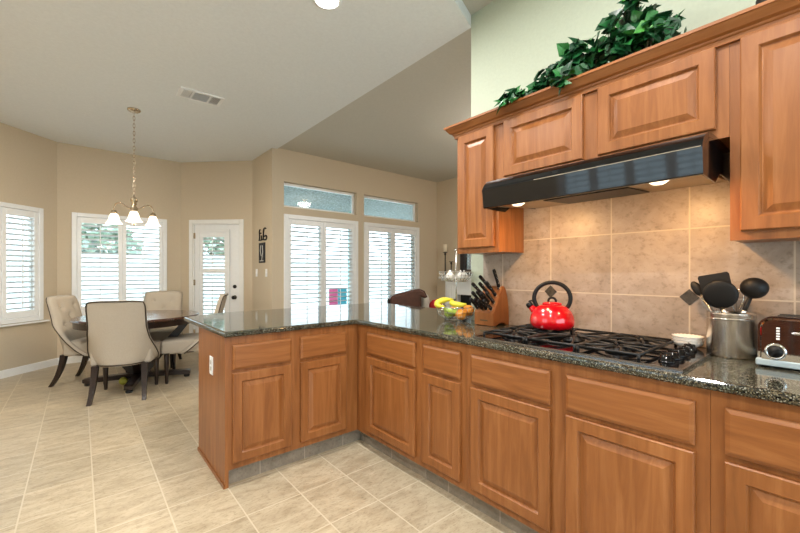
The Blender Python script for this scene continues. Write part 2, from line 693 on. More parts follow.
def window_unit(n, M, s0, s1, z0, z1, th, nv=2, trim=0.0):
    """a frame, one pane of glass and casing in the opening, all structure"""
    bm = mk(M, (s0, s0 + 0.035, th - 0.07, th - 0.02, z0, z1), (s1 - 0.035, s1, th - 0.07, th - 0.02, z0, z1),
            (s0 + 0.035, s1 - 0.035, th - 0.07, th - 0.02, z0, z0 + 0.035), (s0 + 0.035, s1 - 0.035, th - 0.07, th - 0.02, z1 - 0.035, z1),
            *[(s0 + (s1 - s0) * k / nv - 0.018, s0 + (s1 - s0) * k / nv + 0.018, th - 0.07, th - 0.02, z0 + 0.035, z1 - 0.035) for k in range(1, nv)])
    o = struct('window_%d' % n, bm, trim_m)
    g = obj('pane', mk(M, (s0 + 0.02, s1 - 0.02, th - 0.047, th - 0.043, z0 + 0.02, z1 - 0.02)), glass_m, o)
    return o


def shutters(label, M, s0, s1, z0, z1, npan, casing=0.055, tilt=23, yb=-0.012, sp=0.064, rods=True, cat='shutters', mid=None, seg=None):
    """plantation shutters set in an opening; parts casing and one panel each with louvers and tilt rod"""
    loc = M @ Vector(((s0 + s1) / 2, 0, z0))
    t = thing('plantation_shutters', label, cat, loc, math.atan2(M[1][0], M[0][0]), 'plantation shutters in the windows')
    c = casing
    bm = mk(M, (s0 - c, s0, yb - 0.016, 0.05, z0 - c, z1 + c), (s1, s1 + c, yb - 0.016, 0.05, z0 - c, z1 + c),
            (s0, s1, yb - 0.016, 0.05, z1, z1 + c), (s0, s1, yb - 0.016, 0.05, z0 - c, z0), bev=0.004)
    # keep the casing in front of the wall face, its inner lip inside the opening
    for v_ in bm.verts:
        lp = M.inverted() @ v_.co
        if lp.y > -0.0005 and (lp.x < s0 - 0.002 or lp.x > s1 + 0.002 or lp.z < z0 - 0.002 or lp.z > z1 + 0.002):
            lp.y = -0.0005
            v_.co = M @ lp
    obj('casing', bm, white_m, t, True)
    wpan = (s1 - s0) / npan
    for k in range(npan):
        a, e = s0 + wpan * k + 0.002, s0 + wpan * (k + 1) - 0.002
        st, rl = 0.048, 0.085
        bl = [(a, a + st, -0.012, 0.016, z0 + 0.003, z1 - 0.003), (e - st, e, -0.012, 0.016, z0 + 0.003, z1 - 0.003),
              (a + st, e - st, -0.012, 0.016, z0 + 0.003, z0 + rl), (a + st, e - st, -0.012, 0.016, z1 - rl, z1 - 0.003)]
        spans = [(z0 + rl, z1 - rl)]
        if mid:
            bl.append((a + st, e - st, -0.012, 0.016, mid - 0.035, mid + 0.035))
            spans = [(z0 + rl, mid - 0.035), (mid + 0.035, z1 - rl)]
        p = obj('panel', mk(M, *bl, bev=0.003), white_m, t, True)
        bm = bmesh.new()
        br = bmesh.new()
        for zl, zh in spans:
            nl = max(1, int((zh - zl) / sp))
            step = (zh - zl) / nl
            for q in range(nl):
                zc = zl + step * (q + 0.5)
                A = M @ Matrix.Translation((0, 0.002, zc)) @ Matrix.Rotation(math.radians(-tilt), 4, 'X')
                prism(bm, [(-0.030, 0), (-0.015, 0.0042), (0.015, 0.0042), (0.030, 0), (0.015, -0.0042), (-0.015, -0.0042)], a + st + 0.001, e - st - 0.001,
                      A @ Matrix(((0, 0, 1, 0), (1, 0, 0, 0), (0, 1, 0, 0), (0, 0, 0, 1))))
            box(br, (a + e) / 2 - 0.005, (a + e) / 2 + 0.005, -0.040, -0.031, zl + 0.03, zh - 0.02, M)
        obj('louvers', bm, white_m, p, True)
        if rods:
            obj('tilt_rod', br, white_m, p, True)
        else:
            br.free()
    return t


window_unit(1, NL, 0.62, 1.90, 0.68, 2.05, 0.14)
shutters('white plantation shutters in the bay window at the left edge of the dining nook', NL, 0.635, 1.885, 0.695, 2.035, 3)
window_unit(2, NB, 0.19, 1.245, 0.68, 2.05, 0.14)
shutters('white two-panel plantation shutters in the window behind the chandelier', NB, 0.205, 1.23, 0.695, 2.035, 2)
window_unit(3, WL_, 3.42, 5.10, 0.75, 2.1, 0.14, 4)
shutters('white four-panel plantation shutters in the wide kitchen side window', WL_, 3.435, 5.085, 0.765, 2.085, 4, tilt=20)
window_unit(4, WB, 3.4, 6.9, 0.1, 2.35, 0.14, 4)  # unseen window added behind the camera for fill daylight
window_unit(5, WS, 0.178, 1.446, 2.215, 2.583, 0.15, 1)
window_unit(6, WS, 1.588, 2.835, 2.211, 2.579, 0.15, 1)
window_unit(7, WS, 0.225, 1.405, 0.03, 2.06, 0.15, 2)
window_unit(8, WS, 1.635, 2.80, 0.03, 2.06, 0.15, 2)
shutters('tall white plantation shutters on the left glass door by the switches', WS, 0.235, 1.395, 0.085, 2.045, 2, 0.062, 20, -0.012, 0.066)
shutters('tall white plantation shutters on the right glass door behind the armchair', WS, 1.645, 2.79, 0.085, 2.045, 2, 0.062, 20, -0.012, 0.066)

# window sill under the left bay window
bm = mk(NL, (0.50, 2.0, -0.05, -0.001, 0.612, 0.632), bev=0.004)
struct('trim_1', bm, trim_m)

# door
bm = mk(ND, (0.145, 0.205, -0.018, -0.0005, 0, 2.10), (0.995, 1.055, -0.018, -0.0005, 0, 2.10), (0.205, 0.995, -0.018, -0.0005, 2.04, 2.10), bev=0.004)
for bx in ((0.205, 0.222, 0.0, 0.12, 0, 2.04), (0.978, 0.995, 0.0, 0.12, 0, 2.04), (0.222, 0.978, 0.0, 0.12, 2.023, 2.04)):
    box(bm, *bx, ND)
struct('trim_2', bm, trim_m)
d0, d1 = 0.225, 0.975
gl0, gl1, gz0, gz1 = d0 + 0.10, d1 - 0.19, 0.30, 1.90
bm = mk(ND, (d0, gl0, 0.012, 0.055, 0.01, 2.02), (gl1, d1, 0.012, 0.055, 0.01, 2.02), (gl0, gl1, 0.012, 0.055, 0.01, gz0), (gl0, gl1, 0.012, 0.055, gz1, 2.02), bev=0.003)
door = struct('door_1', bm, white_m)
obj('pane', mk(ND, (gl0, gl1, 0.045, 0.049, gz0, gz1)), glass_m, door)
for z in (0.86, 1.03):
    bm = bmesh.new()
    A = ND @ Matrix.Translation((d1 - 0.075, 0.012, z)) @ Matrix.Rotation(PI / 2, 4, 'X')
    lathe(bm, [(0.032, 0.0), (0.032, 0.006), (0.012, 0.012), (0.012, 0.03), (0.028, 0.04), (0.03, 0.055), (0.02, 0.066), (0, 0.068)] if z < 0.9 else
          [(0.030, 0.0), (0.030, 0.012), (0.022, 0.018), (0, 0.02)], 20, A)
    obj('door_knob' if z < 0.9 else 'deadbolt', bm, brass_m if False else iron_m, door)
for z in (0.25, 1.05, 1.80):
    obj('hinge', mk(ND, (d0 - 0.012, d0 + 0.012, -0.004, 0.014, z, z + 0.09)), brass_m, door)
# shutters mounted on the door's glass
tsh = shutters('white plantation shutter panel mounted over the glass of the patio door', ND @ Matrix.Translation((0, 0.0, 0)), gl0 + 0.0, gl1, gz0, gz1, 1, 0.04, 23, -0.004, 0.058, True, 'shutters', 1.28)

# ------------------------------------------------------------------ base cabinets
XF, XD = 1.561, 1.541     # face frame plane / outer face of doors on the range side
YP = 2.336                # peninsula face frame plane
DT = 0.02
DOOR_RINGS = [(0, 0), (0, 0.016), (0.004, DT), (0.050, DT), (0.0545, 0.0145), (0.058, 0.0085)]
PANEL_RINGS = [(0.056, 0.004), (0.056, 0.0085), (0.062, 0.0080), (0.088, 0.0185), (0.090, 0.0185)]


def cap(bm, ring, rev=False):
    bm.faces.new(ring[::-1] if rev else ring)


def door_part(parent, w, h, mapf, world=True):
    bm = bmesh.new()
    R = rings_panel(bm, w, h, DOOR_RINGS, mapf)
    # inner back edge and back ring
    inner = [bm.verts.new(mapf(a, b2, 0)) for a, b2 in ((0.058, 0.058), (w - 0.058, 0.058), (w - 0.058, h - 0.058), (0.058, h - 0.058))]
    for k in range(4):
        bm.faces.new((R[-1][k], R[-1][(k + 1) % 4], inner[(k + 1) % 4], inner[k]))
        bm.faces.new((inner[k], inner[(k + 1) % 4], R[0][(k + 1) % 4], R[0][k]))
    d = obj('door', bm, wood_v, parent, world)
    bm = bmesh.new()
    R = rings_panel(bm, w, h, PANEL_RINGS, mapf)
    cap(bm, R[-1])
    cap(bm, R[0], True)
    obj('raised_panel', bm, wood_v, d, world)
    return d


def drawer_part(parent, w, h, mapf):
    bm = bmesh.new()
    R = rings_panel(bm, w, h, [(0, 0), (0, 0.012), (0.003, 0.0145), (0.014, DT)], mapf)
    cap(bm, R[-1])
    cap(bm, R[0], True)
    return obj('drawer_front', bm, wood_h, parent, True)


def map_range(y0, z0, xface=XF):
    return lambda a, b2, c: Vector((xface - c, y0 + a, z0 + b2))


def map_pen(x0, z0):
    return lambda a, b2, c: Vector((x0 + a, YP - c, z0 + b2))


ZD0, ZD1, ZR0, ZR1 = 0.140, 0.665, 0.685, 0.832


def frame_mesh(f, w, z0, z1, openings, th=0.02):
    """solid face frame with grid cells left open behind each door"""
    bm = bmesh.new()
    xs = sorted({0.0, w, *[o_[0] for o_ in openings], *[o_[1] for o_ in openings]})
    zs = sorted({z0, z1, *[o_[2] for o_ in openings], *[o_[3] for o_ in openings]})
    for a, c in zip(xs, xs[1:]):
        for e, g in zip(zs, zs[1:]):
            if any(o_[0] < (a + c) / 2 < o_[1] and o_[2] < (e + g) / 2 < o_[3] for o_ in openings):
                continue
            hexa(bm, [f(a, e, 0), f(c, e, 0), f(c, e, -th), f(a, e, -th), f(a, g, 0), f(c, g, 0), f(c, g, -th), f(a, g, -th)])
    bmesh.ops.remove_doubles(bm, verts=bm.verts[:], dist=1e-5)
    return bm


def base_unit(label, y0, y1, cols, xb=2.155, toe=(None, None)):
    t = thing('base_cabinet', label, 'cabinet', ((XF + xb) / 2, (y0 + y1) / 2, 0), 0, 'base cabinets under the granite worktop')
    f = map_range(y0, 0)
    ops = []
    for a, e in cols:
        ops += [(a - y0 + 0.015, e - y0 - 0.015, ZD0 + 0.015, ZD1 - 0.015), (a - y0 + 0.015, e - y0 - 0.015, ZR0 + 0.015, ZR1 - 0.015)]
    obj('face_frame', frame_mesh(f, y1 - y0, 0.10, 0.88, ops), wood_v, t, True)
    bm = bmesh.new()
    box(bm, XF + 0.0205, xb, y0 + 0.0005, y1 - 0.0005, 0.10, 0.879)
    obj('carcass', bm, wood_v, t, True)
    bm = bmesh.new()
    ty0 = y0 if toe[0] is None else toe[0]
    ty1 = y1 if toe[1] is None else toe[1]
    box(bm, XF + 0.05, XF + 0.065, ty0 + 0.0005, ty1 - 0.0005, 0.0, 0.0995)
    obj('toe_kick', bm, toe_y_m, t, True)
    for a, e in cols:
        door_part(t, e - a, ZD1 - ZD0, map_range(a, ZD0))
        drawer_part(t, e - a, ZR1 - ZR0, map_range(a, ZR0))
    return t


base_unit('maple base cabinet in the inside corner beside the peninsula, one wide door and drawer', 1.660, YP, [(1.694, 2.196)], toe=(None, YP + 0.035))
base_unit('narrow maple base cabinet with slim door, left of the cooktop', 1.300, 1.659, [(1.338, 1.624)])
base_unit('wide maple base cabinet under the cooktop with two doors and two false drawers', 0.290, 1.299, [(0.832, 1.264), (0.328, 0.762)])
base_unit('maple base cabinet below the toaster, at right edge of the photo', -0.62, 0.289, [(-0.160, 0.252), (-0.590, -0.20)])

# peninsula cabinet
XL = 0.6435
t = thing('peninsula_cabinet', 'maple peninsula cabinet with two doors, two drawers and a finished end panel', 'cabinet', (1.1, 2.65, 0))
f = map_pen(XL + 0.02, 0)
cols = [(0.682, 1.045), (1.107, 1.460)]
ops = []
for a, e in cols:
    a_, e_ = a - XL - 0.02, e - XL - 0.02
    ops += [(a_ + 0.015, e_ - 0.015, ZD0 + 0.015, ZD1 - 0.015), (a_ + 0.015, e_ - 0.015, ZR0 + 0.015, ZR1 - 0.015)]
obj('face_frame', frame_mesh(f, XF - XL - 0.021, 0.10, 0.88, ops), wood_v, t, True)
bm = bmesh.new()
box(bm, XL + 0.021, 2.30, YP + 0.0205, 2.96, 0.10, 0.879)
obj('carcass', bm, wood_v, t, True)
bm = bmesh.new()
prism(bm, [(YP, 0.88), (YP, 0.10), (YP + 0.0, 0.0), (2.972, 0.0), (2.972, 0.88)], XL, XL + 0.02, Matrix(((0, 0, 1, 0), (1, 0, 0, 0), (0, 1, 0, 0), (0, 0, 0, 1))))
obj('end_panel', bm, wood_v, t, True)
bm = bmesh.new()
box(bm, XL - 0.008, XL - 0.0003, YP, 2.972, 0.0, 0.022)
obj('shoe_moulding', bm, wood_h, t, True)
bm = bmesh.new()
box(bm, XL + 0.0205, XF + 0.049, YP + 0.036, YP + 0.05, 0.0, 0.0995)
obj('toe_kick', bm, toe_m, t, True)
for a, e in cols:
    door_part(t, e - a, ZD1 - ZD0, map_pen(a, ZD0))
    drawer_part(t, e - a, ZR1 - ZR0, map_pen(a, ZR0))

# knee wall carrying the bar overhang on the living room side
bm = bmesh.new()
box(bm, 2.175, 2.30, 1.775, 2.335, 0, 0.8795)
struct('wall_bar', bm, wall_m)

# granite worktop: one L with a bullnose edge
bm = bmesh.new()
XE, YE = XF - 0.030, YP - 0.030
outline = [(XE, -0.62), (XE, YE), (0.630, YE), (0.612, 3.30), (0.95, 3.46), (2.60, 3.47), (2.62, 1.77), (2.158, 1.77), (2.158, -0.62)]
prism(bm, outline, 0.8802, 0.915)
bmesh.ops.recalc_face_normals(bm, faces=bm.faces[:])
eds = [e for e in bm.edges if abs(e.verts[0].co.z - e.verts[1].co.z) < 1e-6 and not (min(e.verts[0].co.x, e.verts[1].co.x) > 2.15 and max(e.verts[0].co.y, e.verts[1].co.y) < 1.78)]
bmesh.ops.bevel(bm, geom=eds, offset=0.013, segments=3, affect='EDGES', profile=0.5)
tag(obj('worktop', bm, granite_m), 'L-shaped dark speckled granite worktop over the peninsula and base cabinets', 'countertop')

# ------------------------------------------------------------------ backsplash
bm = bmesh.new()
box(bm, 2.1555, 2.1645, -0.62, 1.65, 0.9155, 1.80)
bs = tag(obj('backsplash', bm, splash_m), 'beige travertine tile backsplash behind the cooktop', 'backsplash')
for y in (0.476, 1.152):
    bm = bmesh.new()
    r = 0.038
    prism(bm, [(r, 0), (0, r), (-r, 0), (0, -r)], 0, 0.004,
          Matrix.Translation((2.1555, y, 1.143)) @ Matrix(((0, 0, -1, 0), (1, 0, 0, 0), (0, 1, 0, 0), (0, 0, 0, 1))))
    a_ = obj('accent_tile', bm, accent_m, bs)
    a_['label'] = 'dark bronze diamond accent tile'

# ------------------------------------------------------------------ upper cabinets
XU = 1.89


def upper_unit(label, y0, y1, z0, z1, doors, zd0, zd1):
    t = thing('wall_cabinet', label, 'cabinet', (2.02, (y0 + y1) / 2, z0), 0, 'wall cabinets above the worktop')
    f = map_range(y0, 0, XU)
    ops = [(a - y0 + 0.015, e - y0 - 0.015, zd0 + 0.015, zd1 - 0.015) for a, e in doors]
    obj('face_frame', frame_mesh(f, y1 - y0, z0, z1, ops), wood_v, t, True)
    bm = bmesh.new()
    box(bm, XU + 0.0205, 2.155, y0 + 0.0005, y1 - 0.0005, z0 + 0.004, z1)
    obj('carcass', bm, wood_v, t, True)
    for a, e in doors:
        door_part(t, e - a, zd1 - zd0, map_range(a, zd0, XU))
    return t


upper_unit('tall narrow maple wall cabinet left of the black range hood', 1.333, 1.655, 1.378, 2.150, [(1.361, 1.633)], 1.412, 2.130)
upper_unit('short maple wall cabinet with two doors above the range hood', 0.293, 1.332, 1.775, 2.150, [(0.840, 1.291), (0.333, 0.769)], 1.812, 2.130)
upper_unit('tall maple wall cabinet above the toaster, right of the hood', -0.62, 0.292, 1.378, 2.150, [(-0.170, 0.261), (-0.6, -0.2)], 1.412, 2.130)

# crown moulding with a mitred return
prof = [(0.0, 2.128), (0.012, 2.128), (0.014, 2.146), (0.020, 2.150), (0.022, 2.157), (0.036, 2.163), (0.050, 2.182), (0.056, 2.192), (0.062, 2.193), (0.062, 2.205), (0.0, 2.205)]
bm = bmesh.new()
rows = []
for o_, z in prof:
    rows.append([bm.verts.new(p) for p in ((2.164, 1.6565 + o_, z), (XU - 0.0005 - o_, 1.6565 + o_, z), (XU - 0.0005 - o_, -0.62, z))])
n = len(rows)
for i in range(n):
    a, c = rows[i], rows[(i + 1) % n]
    for k in range(2):
        bm.faces.new((a[k], a[k + 1], c[k + 1], c[k]))
bm.faces.new([r_[0] for r_ in rows])
bm.faces.new([r_[2] for r_ in rows][::-1])
tag(obj('crown_moulding', bm, wood_h), 'stepped maple crown moulding running along the tops of the wall cabinets', 'moulding')

# ------------------------------------------------------------------ range hood
HX, HY0, HY1 = 1.63, 0.324, 1.256
t = thing('range_hood', 'black glossy under-cabinet range hood with two lit lamps', 'range hood', (1.9, 0.79, 1.6))
Mh = Matrix(((1, 0, 0, 0), (0, 0, 1, 0), (0, 1, 0, 0), (0, 0, 0, 1)))
bm = bmesh.new()
pr = [(HX + 0.015, 1.597), (HX + 0.011, 1.601), (HX, 1.692), (HX + 0.004, 1.702), (HX + 0.018, 1.722), (HX + 0.045, 1.744), (HX + 0.09, 1.761), (HX + 0.16, 1.770), (XU - 0.005, 1.7735), (2.15, 1.7735), (2.15, 1.765),
      (XU, 1.762), (HX + 0.10, 1.745), (HX + 0.04, 1.71), (HX + 0.022, 1.66), (HX + 0.024, 1.597)]
prism(bm, [(p[0], p[1]) for p in pr], HY0, HY1, Mh)
shell = obj('shell', bm, black_gloss, t, True)
for y in (HY0, HY1 - 0.008):
    bm = bmesh.new()
    prism(bm, [(HX + 0.025, 1.597), (HX + 0.20, 1.597), (HX + 0.27, 1.64), (2.15, 1.648), (2.15, 1.764), (XU, 1.761), (HX + 0.10, 1.744), (HX + 0.041, 1.709), (HX + 0.025, 1.66)], y + 0.0002, y + 0.0078, Mh)
    obj('end_cheek', bm, black_gloss, t, True)
bm = bmesh.new()
prism(bm, [(HX + 0.019, 1.612), (HX + 0.20, 1.622), (2.15, 1.652), (2.15, 1.660), (HX + 0.20, 1.632), (HX + 0.019, 1.620)], HY0 + 0.009, HY1 - 0.009, Mh)
obj('underside', bm, hood_under, t, True)
bm = bmesh.new()
prism(bm, [(HX + 0.13, 1.612), (HX + 0.40, 1.6295), (HX + 0.40, 1.6345), (HX + 0.13, 1.6165)], 0.60, 0.98, Mh)
obj('grease_filter', bm, iron_m, t, True)
bm = bmesh.new()
box(bm, HX - 0.0015, HX + 0.0005, HY0 + 0.004, HY1 - 0.30, 1.691, 1.6940)
obj('top_trim', bm, chrome_m, t, True)
for y in (0.485, 1.115):
    bm = bmesh.new()
    lathe(bm, [(0, -0.026), (0.018, -0.022), (0.03, -0.012), (0.034, 0.0), (0.034, 0.006), (0, 0.006)], 20, Matrix.Translation((HX + 0.115, y, 1.628)) @ Matrix.Diagonal((1.15, 1.15, 1, 1)))
    obj('hood_lamp', bm, hoodlens_m, t, True)
    l = area_light('hood_light', (HX + 0.15, y, 1.585), 0.06, HOOD_POWER, (1.0, 0.56, 0.22))
    l.rotation_euler = (0, math.radians(-22), 0)

# ------------------------------------------------------------------ cooktop
CZ = 0.9155
t = thing('gas_cooktop', 'black glass gas cooktop with cast iron grates, set in the granite', 'cooktop', (1.84, 0.81, CZ))
bm = bmesh.new()
box(bm, 1.575, 2.105, 0.372, 1.255, CZ, CZ + 0.009, None, 0.003, 2)
obj('glass_top', bm, black_gloss, t, True)
bm = bmesh.new()
for bx in ((1.566, 1.576, 0.364, 1.263, CZ, CZ + 0.011), (2.104, 2.112, 0.364, 1.263, CZ, CZ + 0.011), (1.577, 2.103, 0.364, 0.372, CZ, CZ + 0.011), (1.577, 2.103, 1.255, 1.263, CZ, CZ + 0.011)):
    box(bm, *bx)
obj('rim', bm, plain('dark_steel', (0.25, 0.25, 0.26), 0.2, 1.0), t, True)
burners = [(1.715, 0.62), (1.965, 0.62), (1.84, 0.865), (1.715, 1.11), (1.965, 1.11)]
for x, y in burners:
    bm = bmesh.new()
    lathe(bm, [(0, 0), (0.048, 0), (0.05, 0.006), (0.036, 0.012), (0.036, 0.018), (0.030, 0.022), (0, 0.023)], 24, Matrix.Translation((x, y, CZ + 0.0092)))
    obj('burner', bm, iron_m, t, True)


def grate(y0, y1, cents):
    bm = bmesh.new()
    x0, x1, z = 1.605, 2.075, 0.947
    r = 0.0065
    tube(bm, [(x0, y0, z), (x1, y0, z), (x1, y1, z), (x0, y1, z)], r, 6, None, True)
    for x in (x0, x1):
        for y in (y0, y1):
            tube(bm, [(x, y, CZ + 0.0095), (x, y, z)], r, 6)
    ym, xm = (y0 + y1) / 2, (x0 + x1) / 2
    if len(cents) == 2:
        tube(bm, [(xm, y0, z), (xm, y1, z)], r, 6)
    for cx, cy in cents:
        for q in range(8):
            a = q * PI / 4 + PI / 8
            tgt = Vector((cx + 0.3 * math.cos(a), cy + 0.3 * math.sin(a), z))
            xa, xb_ = (x0, x1) if len(cents) == 1 else ((x0, xm) if cx < xm else (xm, x1))
            dx, dy = math.cos(a), math.sin(a)
            k = min(((xb_ - cx) / dx if dx > 0 else (xa - cx) / dx), ((y1 - cy) / dy if dy > 0 else (y0 - cy) / dy))
            p1 = (cx + k * dx, cy + k * dy, z)
            p0 = (cx + 0.022 * dx, cy + 0.022 * dy, z + 0.004)
            pm = (cx + k * 0.5 * dx - 0.012 * dy, cy + k * 0.5 * dy + 0.012 * dx, z + 0.007)
            tube(bm, bezier([p1, pm, p0], 5), r * 0.85, 6)
    obj('grate', bm, iron_m, t, True)


grate(0.510, 0.738, burners[0:2])
grate(0.752, 0.978, burners[2:3])
grate(0.992, 1.222, burners[3:5])
for k in range(5):
    x = 1.665 + 0.078 * k
    bm = bmesh.new()
    A = Matrix.Translation((x, 0.437, CZ + 0.0092))
    lathe(bm, [(0, 0), (0.026, 0), (0.026, 0.005), (0.022, 0.008), (0.020, 0.026), (0.017, 0.029), (0, 0.029)], 20, A)
    box(bm, -0.003, 0.003, -0.018, 0.018, 0.0285, 0.0335, A @ Matrix.Rotation(0.5 * k, 4, 'Z'), 0.002, 1)
    obj('control_knob', bm, black_gloss, t, True)

# ------------------------------------------------------------------ kettle
KX, KY, KZ = 1.925, 1.022, 0.960
t = thing('tea_kettle', 'shiny red enamel tea kettle with black ring handle on the cooktop grate', 'kettle', (KX, KY, KZ), math.atan2(0.88, -0.47))
bm = bmesh.new()
lathe(bm, [(0, 0.0), (0.086, 0.0), (0.103, 0.007), (0.112, 0.026), (0.113, 0.045), (0.108, 0.070), (0.096, 0.095), (0.078, 0.114), (0.060, 0.124), (0.048, 0.128), (0.048, 0.122), (0, 0.122)], 48)
obj('body', bm, red_m, t)
bm = bmesh.new()
lathe(bm, [(0, 0.1225), (0.047, 0.1225), (0.050, 0.130), (0.049, 0.135), (0.036, 0.140), (0.012, 0.142), (0, 0.142)], 40)
lid = obj('lid', bm, red_m, t)
bm = bmesh.new()
tube(bm, bezier([(-0.019, 0, 0.139), (-0.021, 0, 0.170), (0.021, 0, 0.170), (0.019, 0, 0.139)], 10), 0.006, 8)
obj('lid_knob', bm, black_m, lid)
bm = bmesh.new()
tube(bm, bezier([(0.082, 0, 0.085), (0.098, 0, 0.100), (0.112, 0, 0.118)], 6), [0.021, 0.0205, 0.020, 0.0185, 0.017, 0.0155, 0.0145], 14)
sp = obj('spout', bm, red_m, t)
bm = bmesh.new()
tube(bm, [(0.108, 0, 0.113), (0.119, 0, 0.127), (0.123, 0, 0.132)], [0.0175, 0.0175, 0.012], 14)
tube(bm, bezier([(0.118, 0, 0.137), (0.108, 0, 0.148), (0.098, 0, 0.145), (0.090, 0, 0.135)], 8), 0.005, 8)
obj('spout_cap', bm, black_m, sp)
bm = bmesh.new()
pts = [(0.090 * math.cos(a), 0, 0.160 + 0.084 * math.sin(a)) for a in [math.radians(-48 + (276) * k / 30) for k in range(31)]]
tube(bm, pts, 0.0112, 10)
obj('handle', bm, black_m, t)

# ------------------------------------------------------------------ white dishes by the knobs
DX, DY, DZ = 2.062, 0.462, CZ + 0.0115
dish0 = None
for k in range(3):
    bm = bmesh.new()
    n = 48
    pf = [(0, 0.0), (0.034, 0.0), (0.036, 0.004), (0.052, 0.012), (0.057, 0.022), (0.058, 0.024), (0.055, 0.0235), (0.049, 0.014), (0.034, 0.0065), (0, 0.006)]
    lathe(bm, pf, n)
    for v_ in bm.verts:
        rr = math.hypot(v_.co.x, v_.co.y)
        if rr > 0.045:
            a = math.atan2(v_.co.y, v_.co.x)
            s_ = 1 + 0.02 * abs(math.sin(a * 12))
            v_.co.x *= s_
            v_.co.y *= s_
            v_.co.z += 0.0022 * abs(math.sin(a * 12)) if rr > 0.053 else 0
    o = obj('dish', bm, china_m)
    o.location = (DX, DY, DZ + 0.0125 * k)
    tag(o, ['lowest of the stacked white fluted dishes beside the cooktop knobs', 'middle white fluted dish in the stack beside the cooktop knobs',
            'top white fluted dish of the stack beside the cooktop knobs'][k], 'dish', 'white dishes stacked by the cooktop')

# ------------------------------------------------------------------ utensil crock and utensils
UX, UY, UZ = 2.055, 0.315, 0.9155
t = thing('utensil_crock', 'brushed steel utensil crock beside the toaster', 'utensil holder', (UX, UY, UZ))
bm = bmesh.new()
lathe(bm, [(0, 0), (0.077, 0), (0.079, 0.004), (0.079, 0.172), (0.0805, 0.176), (0.079, 0.178), (0.0765, 0.174), (0.0765, 0.008), (0, 0.008)], 48)
obj('body', bm, steel_m, t)
bm = bmesh.new()
lathe(bm, [(0.0792, 0.150), (0.0802, 0.152), (0.0802, 0.156), (0.0792, 0.158)], 48, None, True, True)
obj('band', bm, chrome_m, t)


def utensil_frame(ux, uy, lean_x, lean_y, spin):
    """handle foot inside the crock, local z along the handle"""
    foot = Vector((UX - lean_x * 0.05, UY - lean_y * 0.05, UZ + 0.010))
    d = Vector((lean_x, lean_y, 1.0)).normalized()
    q = Vector((0, 0, 1)).rotation_difference(d).to_matrix().to_4x4()
    return Matrix.Translation(foot) @ q @ Matrix.Rotation(spin, 4, 'Z')


def utensil(name, label, A):
    t = bpy.data.objects.new(name, None)
    C.objects.link(t)
    t.matrix_basis = A
    t['label'] = label
    t['category'] = 'utensil'
    t['group'] = 'cooking utensils in the steel crock'
    return t


SPIN = math.atan2(-0.15, -0.99)   # facing the camera
# wide turner
A = utensil_frame(0, 0, 0.03, 0.22, SPIN + PI / 2)
u = utensil('turner', 'broad square black turner standing tallest in the steel crock', A)
bm = bmesh.new()
tube(bm, [(0, 0, 0.01), (0, 0, 0.20)], 0.008, 8)
obj('handle', bm, black_m, u)
bm = bmesh.new()
prism(bm, [(-0.030, 0.20), (0.030, 0.20), (0.050, 0.24), (0.053, 0.325), (0.048, 0.333), (-0.048, 0.333), (-0.053, 0.325), (-0.050, 0.24)], -0.002, 0.002, Matrix(((1, 0, 0, 0), (0, 0, 1, 0), (0, 1, 0, 0), (0, 0, 0, 1))))
obj('blade', bm, black_m, u)
# big spoon
A = utensil_frame(0, 0, -0.16, 0.15, SPIN + PI / 2)
u = utensil('cooking_spoon', 'wide round black cooking spoon in front of the square turner', A)
bm = bmesh.new()
tube(bm, [(0, 0, 0.01), (0, 0, 0.18)], 0.008, 8)
hd = obj('handle', bm, black_m, u)
bm = bmesh.new()
tube(bm, [(0, -0.0, 0.155), (0, 0, 0.185)], 0.0093, 8)
obj('collar', bm, steel_m, u)
bm = bmesh.new()
sphere(bm, (0, 0, 0.246), 0.058, 24, (1.0, 0.2, 1.02))
obj('bowl', bm, black_m, u)
# ladle
A = utensil_frame(0, 0, -0.04, -0.33, SPIN + PI / 2)
u = utensil('ladle', 'black ladle with round bowl leaning right out of the crock', A)
bm = bmesh.new()
tube(bm, [(0, 0, 0.01), (0, 0, 0.19), (0, 0.0, 0.245)], 0.0085, 8)
obj('handle', bm, black_m, u)
bm = bmesh.new()
tube(bm, [(0, 0, 0.165), (0, 0, 0.19)], 0.0105, 8)
obj('collar', bm, steel_m, u)
bm = bmesh.new()
prof = [(0.044 * math.sin(a), -0.044 * math.cos(a)) for a in [PI / 2 * k / 8 for k in range(9)]] + [(0.041 * math.sin(a), -0.041 * math.cos(a)) for a in [PI / 2 * k / 8 for k in range(8, -1, -1)]]
prof[0] = (0, -0.044)
prof[-1] = (0, -0.041)
lathe(bm, prof, 28, Matrix.Translation((0, 0.012, 0.285)) @ Matrix.Rotation(-PI / 2 + 0.35, 4, 'X'))
obj('bowl', bm, black_m, u)
